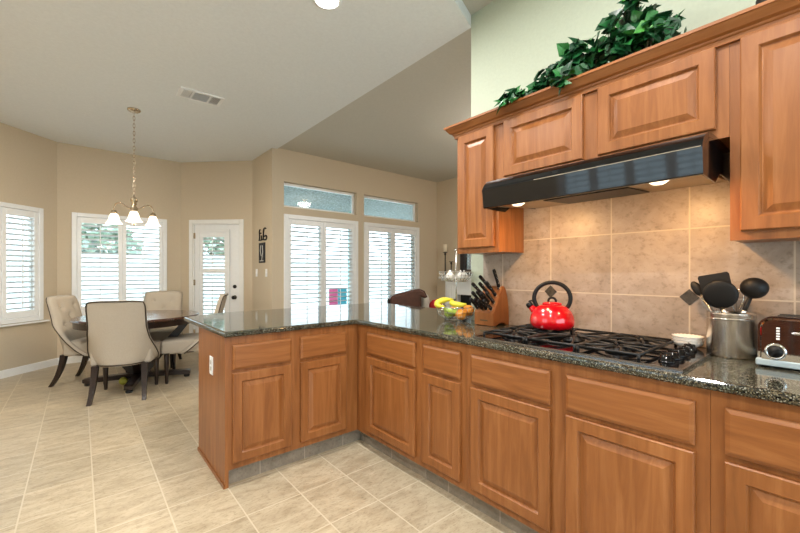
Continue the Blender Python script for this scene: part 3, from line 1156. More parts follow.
# two whisks
for k, (lx, ly, lab) in enumerate(((0.02, 0.42, 'wire whisk leaning left out of the crock beside the turner'), (0.06, -0.16, 'wire whisk between the turner and the ladle'))):
    A = utensil_frame(0, 0, lx, ly, SPIN + PI / 2)
    u = utensil('whisk', lab, A)
    bm = bmesh.new()
    tube(bm, [(0, 0, 0.012), (0, 0, 0.155)], 0.006, 8)
    obj('handle', bm, steel_m, u)
    bm = bmesh.new()
    for q in range(5):
        a = PI * q / 5
        R_ = 0.030
        pts = [(R_ * math.sin(s_) * math.cos(a) * (0.35 + 0.65 * math.sin(s_ / 1)), R_ * math.sin(s_) * math.sin(a), 0) for s_ in (0,)]
        loop = []
        for j in range(21):
            tt = j / 20 * 2 - 1
            wv = R_ * math.copysign((1 - abs(2 * abs(tt) - 1) ** 2.2), tt) if abs(tt) > 1e-6 else 0
            zz = 0.155 + 0.115 * (1 - abs(tt)) ** 0.7
            loop.append((wv * math.cos(a), wv * math.sin(a), zz))
        tube(bm, loop, 0.0011, 5)
    obj('wires', bm, wire_m, u)
# slotted spoon dark at the far left
A = utensil_frame(0, 0, 0.12, 0.56, SPIN + PI / 2)
u = utensil('serving_spoon', 'slim dark serving spoon leaning far left out of the crock', A)
bm = bmesh.new()
tube(bm, [(0, 0, 0.012), (0, 0, 0.272)], 0.005, 8)
obj('handle', bm, steel_m, u)
bm = bmesh.new()
sphere(bm, (0, 0, 0.300), 0.036, 18, (0.5, 0.25, 1.0))
obj('bowl', bm, black_m, u)

# ------------------------------------------------------------------ toaster
t = thing('toaster', 'chrome toaster with round dial at the right edge of the worktop', 'toaster', (1.98, 0.075, 0.9155))
TX0, TX1, TY0, TY1 = 1.893, 2.075, -0.085, 0.217
bm = bmesh.new()
n = 8
rr = 0.045
pf = [(TY0, 0.945), (TY1, 0.945)]
pf += [(TY1 - rr + rr * math.cos(a), 1.10 - rr + rr * math.sin(a)) for a in [PI / 2 * k / n for k in range(n + 1)]]
pf += [(TY0 + rr - rr * math.sin(a), 1.10 - rr + rr * math.cos(a)) for a in [PI / 2 * k / n for k in range(n + 1)]]
prism(bm, pf, TX0, TX1, Matrix(((0, 0, 1, 0), (1, 0, 0, 0), (0, 1, 0, 0), (0, 0, 0, 1))))
bmesh.ops.recalc_face_normals(bm, faces=bm.faces[:])
bmesh.ops.bevel(bm, geom=[e for e in bm.edges if abs(e.verts[0].co.x - e.verts[1].co.x) < 1e-6 and (e.verts[0].co.z > 0.95 or e.verts[1].co.z > 0.95)], offset=0.012, segments=3, affect='EDGES')
for f_ in bm.faces:
    f_.smooth = True
tb = obj('body', bm, chrome_m, t, True)
sm = tb.modifiers.new('edges', 'EDGE_SPLIT')
sm.split_angle = math.radians(40)
bm = bmesh.new()
box(bm, TX0 - 0.006, TX1 + 0.006, TY0 - 0.004, TY1 + 0.004, 0.922, 0.9448, None, 0.004, 2)
obj('base', bm, plain('grey_plastic', (0.34, 0.42, 0.45), 0.3), t, True)
for x in (TX0 + 0.02, TX1 - 0.02):
    for y in (TY0 + 0.02, TY1 - 0.02):
        bm = bmesh.new()
        lathe(bm, [(0, 0.9156), (0.012, 0.9156), (0.012, 0.9219), (0, 0.9219)], 12, Matrix.Translation((x, y, 0)))
        obj('foot', bm, black_m, t, True)
bm = bmesh.new()
A = Matrix.Translation((TX0, 0.169, 0.975)) @ Matrix.Rotation(-PI / 2, 4, 'Y')
lathe(bm, [(0, 0), (0.029, 0), (0.029, 0.004), (0.026, 0.008), (0.021, 0.008), (0.020, 0.005), (0, 0.005)], 28, A)
k_ = obj('browning_dial', bm, chrome_m, t, True)
bm = bmesh.new()
lathe(bm, [(0, 0.0052), (0.0195, 0.0052), (0.0195, 0.0075), (0, 0.0075)], 24, A)
box(bm, -0.003, 0.003, -0.016, 0.016, 0.0075, 0.014, A @ Matrix.Rotation(0.9, 4, 'Z'))
obj('dial_grip', bm, black_m, k_, True)
for r_ in range(5):
    bm = bmesh.new()
    box(bm, TX0 - 0.003, TX0 + 0.0005, 0.158, 0.167, 1.018 + 0.0095 * r_, 1.024 + 0.0095 * r_, None, 0.0008, 1)
    obj('button', bm, white_m, t, True)
bm = bmesh.new()
sphere(bm, (0, 0, 0), 0.010, 16, (0.15, 1.2, 0.5), Matrix.Translation((TX0, 0.118, 1.045)))
obj('badge', bm, steel_m, t, True)
for x in (TX0 + 0.055, TX0 + 0.118):
    bm = bmesh.new()
    box(bm, x - 0.014, x + 0.014, TY0 + 0.05, TY1 - 0.05, 1.0985, 1.1012)
    obj('bread_slot', bm, black_m, t, True)
bm = bmesh.new()
tube(bm, bezier([(TX1 - 0.02, 0.10, 1.1), (TX1 - 0.01, 0.10, 1.125), (TX1 - 0.01, 0.0, 1.125), (TX1 - 0.02, 0.0, 1.1)], 10), 0.004, 8)
obj('carry_bar', bm, black_m, t, True)

# ------------------------------------------------------------------ knife block
t = thing('knife_block', 'slanted cherry wood knife block full of black handles', 'knife block', (2.075, 1.516, 0.9155))
bm = bmesh.new()
# profile in x-z, block spans y
PB = [(1.985, 0.918), (2.01, 0.9155), (2.05, 0.9305), (2.095, 0.932), (2.12, 0.9155), (2.152, 0.9155), (2.1535, 0.95), (2.150, 1.02), (2.138, 1.09), (2.120, 1.145), (2.100, 1.168), (2.090, 1.166), (1.985, 0.998)]
prism(bm, PB, 1.440, 1.592, Mh)
bmesh.ops.recalc_face_normals(bm, faces=bm.faces[:])
bmesh.ops.bevel(bm, geom=[e for e in bm.edges if abs(e.verts[0].co.y - e.verts[1].co.y) < 1e-6], offset=0.003, segments=2, affect='EDGES')
obj('block', bm, block_wood, t, True)
bm = bmesh.new()
box(bm, 1.9835, 1.9853, 1.485, 1.545, 0.946, 0.953)
obj('maker_mark', bm, stem_m, t, True)
sl = Vector((2.090 - 1.985, 0, 1.166 - 0.998))
sl.normalize()
nrm = Vector((-sl.z, 0, sl.x))
kn0 = None


def knife_meshes():
    bm = bmesh.new()
    prism(bm, [(-0.011, 0.012), (0.011, 0.012), (0.010, 0.05), (0.012, 0.105), (0.009, 0.118), (-0.009, 0.118), (-0.011, 0.108), (-0.008, 0.05)], -0.0075, 0.0075,
          Matrix(((1, 0, 0, 0), (0, 0, 1, 0), (0, 1, 0, 0), (0, 0, 0, 1))))
    bmesh.ops.recalc_face_normals(bm, faces=bm.faces[:])
    bmesh.ops.bevel(bm, geom=bm.edges[:], offset=0.003, segments=2, affect='EDGES')
    b2 = bmesh.new()
    box(b2, -0.0105, 0.0105, -0.007, 0.007, 0.0, 0.0118)
    b3 = bmesh.new()
    for z in (0.035, 0.065, 0.092):
        lathe(b3, [(0, -0.0079), (0.003, -0.0079), (0.003, 0.0079), (0, 0.0079)], 10, Matrix.Translation((0, 0, z)) @ Matrix.Rotation(PI / 2, 4, 'X'))
    return bm, b2, b3


rowsp = [(0.12, [1.460, 1.496, 1.532, 1.568], 0.95), (0.36, [1.460, 1.496, 1.532, 1.568], 1.0), (0.62, [1.465, 1.515, 1.565], 1.2), (0.90, [1.462, 1.535], 1.15)]
names = ['front', 'second', 'back']
cnt = 0
words_ = {0: ['rightmost', 'second from right', 'second from left', 'leftmost'], 1: ['rightmost', 'second from right', 'second from left', 'leftmost'], 2: ['right', 'middle', 'left'], 3: ['right', 'left']}
for ri, (s_, ys, ln) in enumerate(rowsp):
    for ki, y in enumerate(ys):
        base = Vector((1.985, y, 0.998)) + sl * (0.198 * s_) + nrm * 0.0008
        if ri == 3 and ki == 0:
            d = Vector((-0.35, 0.1, 1)).normalized()
        else:
            d = (nrm + Vector((0, random.uniform(-.03, .05), random.uniform(0.1, .25)))).normalized()
        zax = d
        yax = Vector((0, 1, 0))
        xax = yax.cross(zax).normalized()
        yax = zax.cross(xax).normalized()
        A = Matrix(((xax.x, yax.x, zax.x, base.x), (xax.y, yax.y, zax.y, base.y), (xax.z, yax.z, zax.z, base.z), (0, 0, 0, 1))) @ Matrix.Diagonal((1, 1, ln, 1))
        if kn0 is None:
            r_ = bpy.data.objects.new('kitchen_knife', None)
            C.objects.link(r_)
            a_, b_, c_ = knife_meshes()
            h_ = obj('handle', a_, black_m, r_)
            obj('bolster', b_, steel_m, r_)
            obj('rivets', c_, steel_m, h_)
            kn0 = r_
        else:
            r_ = copy_tree(kn0)
        r_.matrix_basis = A
        tag(r_, 'black riveted knife handle, %s in the %s row of the block' % (words_[ri][ki], ['lowest front', 'second', 'third', 'top back'][ri]), 'knife', 'knives in the cherry block')

# ------------------------------------------------------------------ two-tier fruit stand
FX, FY, FZ = 2.042, 1.80, 0.9155
t = thing('fruit_stand', 'two-tier silver wire fruit stand on the granite', 'fruit stand', (FX, FY, FZ))


def wire_bowl(r0, r1, z0, z1, nv=20, nr=3, rw=0.0016):
    bm = bmesh.new()
    fn = lambda s_: (r0 + (r1 - r0) * math.sin(s_ * PI / 2), z0 + (z1 - z0) * (1 - math.cos(s_ * PI / 2)))
    for k in range(nv):
        a = 2 * PI * k / nv
        tube(bm, [(fn(j / 8)[0] * math.cos(a), fn(j / 8)[0] * math.sin(a), fn(j / 8)[1]) for j in range(9)], rw, 5)
    for j in range(nr + 1):
        r_, z_ = fn(j / nr)
        tube(bm, circle_pts(0, 0, z_, r_, 32), rw * (1.8 if j == nr else 1.0), 6, None, True)
    for a in (0, PI / 2):
        tube(bm, [(-r0 * math.cos(a), -r0 * math.sin(a), z0), (r0 * math.cos(a), r0 * math.sin(a), z0)], rw, 5)
    return bm


obj('lower_basket', wire_bowl(0.06, 0.138, 0.012, 0.100, 24, 4), wire_m, t)
obj('upper_basket', wire_bowl(0.05, 0.118, 0.278, 0.345, 24, 4, 0.0019), wire_m, t)
bm = bmesh.new()
tube(bm, [(0, 0, 0.012), (0, 0, 0.49)], 0.0045, 8)
sphere(bm, (0, 0, 0.50), 0.012, 14)
obj('pole', bm, wire_m, t)
bm = bmesh.new()
for k in range(3):
    a = 2 * PI * k / 3 + 0.4
    sphere(bm, (0.06 * math.cos(a), 0.06 * math.sin(a), 0.0065), 0.006, 10)
obj('feet', bm, wire_m, t)


def fruit(name, label, cat, bm, mat, loc, group=None, stem=None):
    o = obj(name, bm, mat)
    o.location = loc
    tag(o, label, cat, group)
    return o


# view-left direction at the stand
vl = Vector((-0.66, 0.75, 0))
vf = Vector((-0.75, -0.66, 0))
ctr = Vector((FX, FY, FZ))


def banana(pts, label, mat=banana_m):
    bm = bmesh.new()
    q = bezier(pts, 14)
    rs = [0.0205 * min(1, 0.35 + 2.2 * min(k, 14 - k) / 14 * 1.2) for k in range(15)]
    tube(bm, q, rs, 10)
    o = obj('banana', bm, mat)
    tag(o, label, 'banana', 'bananas in the fruit stand')
    bm = bmesh.new()
    d = (q[0] - q[1]).normalized()
    tube(bm, [q[0] - d * 0.002, q[0] + d * 0.012, q[0] + d * 0.024 + Vector((0, 0, 0.006))], [0.0055, 0.0045, 0.005], 8)
    obj('stem', bm, stem_m, o)
    return o


def P3(l, f_, z):
    return ctr + vl * l + vf * f_ + Vector((0, 0, z))


banana([P3(0.02, 0.02, 0.150), P3(0.125, 0.05, 0.160), P3(0.18, 0.06, 0.105), P3(0.08, 0.085, 0.104)], 'yellow banana at left with curled tip, above the basket rim')
banana([P3(0.02, 0.025, 0.134), P3(0.05, 0.075, 0.135), P3(0.0, 0.095, 0.108), P3(-0.07, 0.09, 0.124)], 'yellow banana lying across the middle of the fruit')
banana([P3(0.09, -0.01, 0.09), P3(0.06, 0.055, 0.068), P3(0.0, 0.07, 0.062), P3(-0.05, 0.05, 0.075)], 'green-yellow banana lowest in the bunch', green_fruit_m)
for k, (l, f_, z, lab) in enumerate(((-0.035, 0.065, 0.052, 'orange at the front of the lower wire basket'), (-0.085, 0.02, 0.075, 'orange at the right side of the lower basket by the knives'), (0.02, -0.055, 0.055, 'orange at the back of the lower basket'))):
    bm = bmesh.new()
    sphere(bm, (0, 0, 0), 0.041, 22, (1, 1, 0.95))
    o = fruit('orange', lab, 'orange', bm, orange_m, P3(l, f_, z), 'oranges in the fruit stand')
    bm = bmesh.new()
    sphere(bm, (0, 0, 0.0385), 0.004, 8, (1, 1, 0.4))
    obj('stem_end', bm, stem_m, o)
for k, (l, f_, z, lab) in enumerate(((0.050, -0.005, 0.052, 'green apple at the left in the lower basket'),)):
    bm = bmesh.new()
    lathe(bm, [(0, -0.028), (0.014, -0.032), (0.030, -0.018), (0.036, 0.004), (0.030, 0.024), (0.012, 0.031), (0, 0.025)], 22)
    o = fruit('apple', lab, 'apple', bm, green_fruit_m, P3(l, f_, z))
    bm = bmesh.new()
    tube(bm, [(0, 0, 0.026), (0.003, 0, 0.042)], 0.0015, 6)
    obj('stem', bm, stem_m, o)
for k, (l, f_, z, lab) in enumerate(((0.045, 0.035, 0.312, 'white garlic bulb at front left of the upper basket'), (-0.030, 0.050, 0.312, 'white garlic bulb at front of the upper basket'),
                                     (-0.055, -0.03, 0.312, 'white garlic bulb at back right of the upper basket'), (0.04, -0.045, 0.312, 'white garlic bulb at back left of the upper basket'))):
    bm = bmesh.new()
    lathe(bm, [(0, -0.022), (0.014, -0.022), (0.029, -0.010), (0.031, 0.004), (0.018, 0.022), (0.006, 0.034), (0.004, 0.046), (0, 0.046)], 20)
    for v_ in bm.verts:
        a = math.atan2(v_.co.y, v_.co.x)
        s_ = 1 + 0.05 * math.cos(7 * a)
        v_.co.x *= s_
        v_.co.y *= s_
    fruit('garlic_bulb', lab, 'garlic', bm, garlic_m, P3(l, f_, z), 'garlic bulbs in the upper basket')

# ------------------------------------------------------------------ ivy on the cabinets
t = thing('ivy_plant', 'trailing green ivy plant lying on top of the wall cabinets', 'plant', (2.02, 0.9, 2.2055))
bm = bmesh.new()
shape = [(0, 0), (0.18, -0.10), (0.42, -0.06), (0.46, 0.14), (0.52, 0.34), (0.36, 0.54), (0.19, 0.80), (0, 1.05)]
leaf2 = shape + [(-x, y) for x, y in shape[-2:0:-1]]


def leaf(bm, p, d, nrm_, size):
    d = d.normalized()
    s_ = d.cross(nrm_)
    if s_.length < 1e-3:
        s_ = d.orthogonal()
    s_.normalize()
    n_ = s_.cross(d)
    vs = []
    for x, y in leaf2:
        fold = abs(x) * 0.25 - (y * y) * 0.22
        vs.append(bm.verts.new(p + (s_ * x + d * y + n_ * fold) * size))
    mid = bm.verts.new(p + (d * 0.4 - n_ * 0.06) * size)
    for k in range(len(vs)):
        bm.faces.new((vs[k], vs[(k + 1) % len(vs)], mid))


def hgt(y):
    pts_ = [(0.42, 0.02), (0.50, 0.10), (0.56, 0.26), (0.66, 0.29), (0.78, 0.22), (0.95, 0.19), (1.08, 0.14), (1.18, 0.07), (1.30, 0.02)]
    for (a, ha), (c, hc) in zip(pts_, pts_[1:]):
        if a <= y <= c:
            return ha + (hc - ha) * (y - a) / (c - a)
    return 0.02


bs_ = bmesh.new()
stems = []
for k in range(46):
    y0 = random.uniform(0.56, 1.15)
    x0 = random.uniform(1.96, 2.08)
    y1 = min(1.24, max(0.49, y0 + random.uniform(-0.2, 0.3)))
    x1 = random.uniform(1.90, 2.10)
    z1 = 2.205 + hgt(y1) * random.uniform(0.25, 1.0)
    q = bezier([(x0, y0, 2.21), (x0, y0, 2.21 + hgt(y0) * 0.9), (x1, y1, z1 + 0.03), (x1, y1, z1)], 10)
    tube(bs_, q, 0.002, 5)
    stems.append(q)
for (y, x, z) in ((1.20, 1.80, 2.185), (0.93, 1.80, 2.175), (1.24, 1.81, 2.205), (1.08, 1.86, 2.23)):
    q = bezier([(1.98, y - 0.1, 2.22), (1.90, y - 0.05, 2.27), (1.83, y, 2.25), (x, y, z)], 10)
    tube(bs_, q, 0.002, 5)
    stems.append(q)
for qi, q in enumerate(stems):
    for j in range(2, 11):
        for r_ in range(2):
            p = q[j] + Vector((random.uniform(-.02, .02), random.uniform(-.03, .03), random.uniform(-.008, .02)))
            if p.z < 2.218 and p.x > 1.83:
                p.z = 2.218
            p.x = min(p.x, 2.12)
            d = Vector((random.uniform(-1, 0.2), random.uniform(-1, 1), random.uniform(-0.9, 0.7)))
            nn = Vector((random.uniform(-1, -.2), random.uniform(-.6, .4), random.uniform(0.1, 1)))
            sz = random.uniform(0.036, 0.072)
            # leaves may not dip below the moulding's top behind its edge
            if p.z + d.normalized().z * sz < 2.208 and p.x > 1.80 + sz * 0.6 and qi < 46:
                d.z = abs(d.z)
            leaf(bm, p, d, nn, sz)
obj('leaves', bm, leaf_m, t, True, recalc=False)
obj('stems', bs_, stem_m, t, True)
# top deck of the cabinets on which the ivy rests
bm = bmesh.new()
box(bm, XU + 0.001, 2.154, -0.62, 1.655, 2.1503, 2.160)
tag(obj('cabinet_deck', bm, wood_h), 'flat maple deck closing the tops of the wall cabinets behind the crown', 'panel')
# dark basket at the far right of the deck
t = thing('wicker_basket', 'dark wicker basket on the cabinet top at the upper right edge', 'basket', (1.985, 0.13, 2.1605))
bm = bmesh.new()
lathe(bm, [(0, 0), (0.08, 0), (0.092, 0.06), (0.098, 0.12), (0.102, 0.125), (0.098, 0.13), (0.092, 0.12), (0.085, 0.06), (0.075, 0.008), (0, 0.008)], 28)
obj('body', bm, wick_m, t)
bm = bmesh.new()
tube(bm, [(0.095 * math.cos(a), 0, 0.125 + 0.12 * math.sin(a)) for a in [PI * k / 14 for k in range(15)]], 0.005, 6)
obj('handle', bm, wick_m, t)

# ------------------------------------------------------------------ electrical plates


def plate(name, label, M, s, z, nsw=1, mat=white_m, horizontal=False):
    loc = M @ Vector((s, 0, z))
    t = thing(name, label, 'outlet' if 'outlet' in name else 'switch', loc, math.atan2(M[1][0], M[0][0]))
    hw = 0.036 * nsw
    bm = mk(M, (s - hw, s + hw, -0.006, -0.0004, z - 0.058, z + 0.058), bev=0.002)
    obj('plate', bm, mat, t, True)
    for k in range(nsw):
        c = s - hw + 0.036 + 0.072 * k
        if 'outlet' in name:
            for dz in (-0.02, 0.02):
                obj('socket', mk(M, (c - 0.014, c + 0.014, -0.008, -0.0062, z + dz - 0.013, z + dz + 0.013), bev=0.0007), greycloth_m, t, True)
        else:
            obj('toggle', mk(M, (c - 0.005, c + 0.005, -0.016, -0.0062, z - 0.012, z + 0.010), bev=0.001), mat, t, True)
    return t


plate('light_switch', 'white single light switch on the wall nearer the patio door', WN, 0.20, 1.25)
plate('light_switch', 'white light switch near the wall corner beside the glass door', WN, 0.60, 1.25)
PE, _ = frame_mat((XL, 2.972), (XL, YP))
# frame_mat's outward is left of travel; here travel runs toward the camera so flip
PEM = Matrix(((0, 1, 0, XL), (-1, 0, 0, 2.972), (0, 0, 1, 0), (0, 0, 0, 1)))
plate('wall_outlet', 'white wall outlet on the peninsula end panel', PEM, 0.35, 0.665)

# ------------------------------------------------------------------ wall art on the switch wall
t = thing('metal_word_sign', 'black scrolled metal word sign above the small plaque', 'sign', WN @ Vector((0.42, 0, 1.82)), -PI / 2)
bm = bmesh.new()


def wl(s, z, y=-0.010):
    return WN @ Vector((s, y, z))


for q in (bezier([wl(0.37, 1.90), wl(0.30, 1.88), wl(0.38, 1.80), wl(0.33, 1.74)], 10),
          bezier([wl(0.42, 1.81), wl(0.43, 1.78), wl(0.41, 1.76), wl(0.43, 1.74)], 8),
          bezier([wl(0.60, 1.90), wl(0.48, 1.95), wl(0.51, 1.82), wl(0.49, 1.74)], 10),
          bezier([wl(0.54, 1.785), wl(0.66, 1.84), wl(0.66, 1.70), wl(0.55, 1.745)], 12),
          bezier([wl(0.32, 1.745), wl(0.40, 1.725), wl(0.48, 1.76), wl(0.56, 1.735)], 10)):
    tube(bm, q, 0.0095, 8)
sphere(bm, wl(0.40, 1.845), 0.012, 10)
obj('lettering', bm, black_m, t, True)
t = thing('wall_plaque', 'small black framed plaque with white design on the switch wall', 'plaque', WN @ Vector((0.42, 0, 1.5)), -PI / 2)
obj('board', mk(WN, (0.32, 0.56, -0.012, -0.0005, 1.40, 1.70), bev=0.002), black_m, t, True)
bm = bmesh.new()
for q in ([wl(0.41, 1.66, -0.014), wl(0.39, 1.58, -0.014), wl(0.43, 1.50, -0.014)], [wl(0.47, 1.66, -0.014), wl(0.49, 1.56, -0.014), wl(0.45, 1.44, -0.014)], [wl(0.37, 1.43, -0.014), wl(0.51, 1.43, -0.014)]):
    tube(bm, q, 0.005, 6)
obj('design', bm, garlic_m, t, True)

# ------------------------------------------------------------------ ceiling vent and recessed light
t = thing('ceiling_vent', 'white three-section air vent in the ceiling', 'vent', (0.93, 4.21, ZC - 0.012))
bm = bmesh.new()
for bx in ((0.735, 0.765, 4.10, 4.33), (1.10, 1.13, 4.10, 4.33), (0.765, 1.10, 4.10, 4.125), (0.765, 1.10, 4.305, 4.33), (0.845, 0.862, 4.125, 4.305), (1.0, 1.017, 4.125, 4.305)):
    box(bm, *bx, ZC - 0.012, ZC - 0.0005)
obj('frame', bm, white_m, t, True)
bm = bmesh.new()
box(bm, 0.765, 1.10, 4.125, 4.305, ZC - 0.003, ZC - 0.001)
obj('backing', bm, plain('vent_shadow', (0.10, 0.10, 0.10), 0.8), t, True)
bm = bmesh.new()
for k in range(12):
    y = 4.133 + 0.0148 * k
    box(bm, -0.07, 0.07, -0.006, 0.006, -0.0006, 0.0006, Matrix.Translation((0.931, y, ZC - 0.0075)) @ Matrix.Rotation(0.9, 4, 'X'))
for k in range(6):
    x = 0.772 + 0.0125 * k
    box(bm, -0.006, 0.006, 4.127, 4.303, -0.0006, 0.0006, Matrix.Translation((x, 0, ZC - 0.0075)) @ Matrix.Rotation(0.9, 4, 'Y'))
    box(bm, -0.006, 0.006, 4.127, 4.303, -0.0006, 0.0006, Matrix.Translation((x + 0.253, 0, ZC - 0.0075)) @ Matrix.Rotation(-0.6, 4, 'Y'))
obj('slats', bm, white_m, t, True)


def can(x, y, z, label, power=CAN_POWER):
    t = thing('recessed_light', label, 'ceiling light', (x, y, z - 0.008), 0, 'recessed ceiling lights')
    bm = bmesh.new()
    lathe(bm, [(0.075, -0.0005), (0.092, -0.0005), (0.093, -0.005), (0.075, -0.008)], 32, Matrix.Translation((x, y, z)), True, True)
    obj('trim_ring', bm, white_m, t, True)
    bm = bmesh.new()
    lathe(bm, [(0, -0.006), (0.074, -0.006), (0.074, -0.002), (0, -0.002)], 32, Matrix.Translation((x, y, z)))
    obj('lens', bm, lamp_m, t, True)
    area_light('can_light', (x, y, z - 0.012), 0.14, power, CAN_COL)


can(1.229, 2.19, ZC, 'lit recessed ceiling light at the top edge of the photo')
for i, (x, y) in enumerate(((-0.5, 2.3), (-0.9, 4.0))):  # unseen cans added to light the room from outside the view
    can(x, y, ZC, ['lit recessed light in the ceiling left of the camera', 'lit recessed light in the ceiling by the side window'][i])
for i, (x, y) in enumerate(((1.0, 0.7), (-0.6, 0.2), (1.0, -1.2), (-0.6, -1.4))):  # more unseen cans, added to brighten the kitchen side
    can(x, y, 3.118, ['lit recessed light in the kitchen ceiling over the cooktop aisle', 'lit recessed light in the kitchen ceiling above the camera',
                      'lit recessed light in the kitchen ceiling at the back by the range wall', 'lit recessed light in the kitchen ceiling at the back left'][i])

# living room ceiling lamp
t = thing('ceiling_lamp', 'round lit ceiling lamp in the living room', 'ceiling light', (4.2, 2.2, 2.93))
bm = bmesh.new()
lathe(bm, [(0, 3.0495), (0.09, 3.0495), (0.09, 3.03), (0.03, 3.02), (0.03, 2.96), (0, 2.96)], 28, Matrix.Translation((4.2, 2.2, 0)))
obj('mount', bm, brass_m, t, True)
bm = bmesh.new()
lathe(bm, [(0, 2.83), (0.08, 2.845), (0.15, 2.90), (0.17, 2.955), (0, 2.955)], 28, Matrix.Translation((4.2, 2.2, 0)))
obj('glass_bowl', bm, emit('lit_bowl', (1, 0.95, 0.88), 14), t, True)
point_light('living_lamp', (4.2, 2.2, 2.70), 62, (1, 0.92, 0.82), 0.12)

# ------------------------------------------------------------------ chandelier
CX, CY = 0.451, 5.022
t = thing('chandelier', 'brass chandelier with three lit frosted bell shades above the dining table', 'chandelier', (CX, CY, 1.76), math.atan2(-CY, -CX))
z0 = -1.76
bm = bmesh.new()
lathe(bm, [(0, 3.0295 + z0), (0.062, 3.0295 + z0), (0.062, 3.018 + z0), (0.045, 3.004 + z0), (0.012, 2.996 + z0), (0, 2.996 + z0)], 28)
obj('canopy', bm, brass_m, t)
bm = bmesh.new()
n = 22
za, zb = 2.995, 2.10
for k in range(n):
    zc = za + (zb - za) * (k + 0.5) / n
    hl = (za - zb) / n * 0.64
    pts = [(0.009 * math.cos(a), 0, hl * math.sin(a)) for a in [2 * PI * j / 14 for j in range(14)]]
    tube(bm, pts, 0.0026, 5, Matrix.Translation((0, 0, zc + z0)) @ Matrix.Rotation(PI / 2 * (k % 2), 4, 'Z'), True)
obj('chain', bm, brass_m, t)
bm = bmesh.new()
lathe(bm, [(0, 2.105), (0.006, 2.10), (0.008, 2.085), (0.02, 2.075), (0.034, 2.05), (0.036, 2.03), (0.022, 2.015), (0.028, 2.0), (0.018, 1.985), (0.030, 1.965), (0.036, 1.945), (0.026, 1.92), (0.012, 1.90), (0.010, 1.80), (0.016, 1.79), (0.008, 1.775), (0, 1.765)][::1], 24, Matrix.Translation((0, 0, z0)))
obj('body', bm, brass_m, t)
for k in range(3):
    a = 2 * PI * k / 3
    A = Matrix.Rotation(a, 4, 'Z')
    bm = bmesh.new()
    tube(bm, bezier([(0.025, 0, 1.955 + z0), (0.08, 0, 1.93 + z0), (0.11, 0, 2.05 + z0), (0.19, 0, 2.04 + z0), (0.205, 0, 1.99 + z0), (0.205, 0, 1.925 + z0)], 16), 0.0075, 8, A)
    lathe(bm, [(0, 1.935), (0.022, 1.93), (0.030, 1.905), (0.032, 1.895), (0, 1.895)], 16, A @ Matrix.Translation((0.205, 0, z0)))
    ar = obj('arm', bm, brass_m, t)
    bm = bmesh.new()
    T = A @ Matrix.Translation((0.205, 0, z0))
    lathe(bm, [(0.024, 1.898), (0.034, 1.885), (0.044, 1.860), (0.050, 1.832), (0.060, 1.806), (0.077, 1.788), (0.074, 1.787), (0.057, 1.803), (0.046, 1.832), (0.040, 1.860), (0.030, 1.882), (0.020, 1.893)], 28, T, True, True)
    obj('shade', bm, shade_m, ar)
    bw = (Matrix.Translation((CX, CY, 1.76)) @ Matrix.Rotation(math.atan2(-CY, -CX), 4, 'Z') @ T) @ Vector((0, 0, 1.75))
    point_light('chandelier_bulb', bw, 7, (1.0, 0.80, 0.55), 0.03)

# ------------------------------------------------------------------ dining table
TCX, TCY, TR = 0.53, 5.32, 0.615
t = thing('dining_table', 'round dark mahogany pedestal dining table in the nook', 'table', (TCX, TCY, 0), math.atan2(-0.28, 0.95))
bm = bmesh.new()
lathe(bm, [(0, 0.725), (TR - 0.02, 0.725), (TR - 0.005, 0.732), (TR, 0.743), (TR - 0.003, 0.755), (TR - 0.012, 0.760), (0, 0.760)], 96, None, False)
obj('tabletop', bm, table_wood, t)
bm = bmesh.new()
lathe(bm, [(TR - 0.06, 0.665), (TR - 0.025, 0.665), (TR - 0.022, 0.7245), (TR - 0.06, 0.7245)], 96, None, False, True)
obj('apron', bm, dark_wood, t)
for k in range(4):
    A = Matrix.Rotation(PI / 2 * k, 4, 'Z')
    bm = bmesh.new()
    q = [(0.05, 0.10), (0.16, 0.12), (0.30, 0.30), (0.44, 0.55), (0.56, 0.664), (0.64, 0.664), (0.52, 0.56), (0.38, 0.33), (0.24, 0.12), (0.05, 0.06)]
    prism(bm, [(0.02, 0.10), (0.10, 0.10), (0.52, 0.664), (0.43, 0.664), (0.02, 0.17)], -0.035, 0.035, A @ Matrix(((1, 0, 0, 0), (0, 0, 1, 0), (0, 1, 0, 0), (0, 0, 0, 1))))
    obj('brace', bm, dark_wood, t)
    bm = bmesh.new()
    prism(bm, [(0.04, 0.045), (0.50, 0.030), (0.52, 0.04), (0.52, 0.075), (0.47, 0.085), (0.04, 0.10)], -0.04, 0.04, A @ Matrix(((1, 0, 0, 0), (0, 0, 1, 0), (0, 1, 0, 0), (0, 0, 0, 1))))
    f_ = obj('foot', bm, dark_wood, t)
    bm = bmesh.new()
    lathe(bm, [(0, 0.0), (0.03, 0.0), (0.034, 0.012), (0.03, 0.032), (0, 0.032)], 16, A @ Matrix.Translation((0.48, 0, 0)))
    obj('caster', bm, iron_m, f_)
bm = bmesh.new()
box(bm, -0.05, 0.05, -0.05, 0.05, 0.03, 0.664, None, 0.006, 2)
obj('post', bm, dark_wood, t)

# small ball under the table
bm = bmesh.new()
sphere(bm, (0, 0, 0), 0.042, 18)
o = obj('toy_ball', bm, olive_m)
o.location = (0.372, 5.24, 0.0425)
tag(o, 'small olive green ball on the floor under the dining table', 'ball')

# ------------------------------------------------------------------ dining chairs


def half_w(s):      # half width of the back by height fraction
    pts_ = [(0.0, 0.285), (0.10, 0.305), (0.22, 0.295), (0.40, 0.262), (0.60, 0.243), (0.85, 0.243), (0.95, 0.240), (1.0, 0.222)]
    for (a, ha), (c, hc) in zip(pts_, pts_[1:]):
        if a <= s <= c:
            k = (s - a) / (c - a)
            return ha + (hc - ha) * k
    return pts_[-1][1]


def wing(s):
    return 0.30 * max(0.0, 1 - s / 0.55) ** 1.5 + 0.045


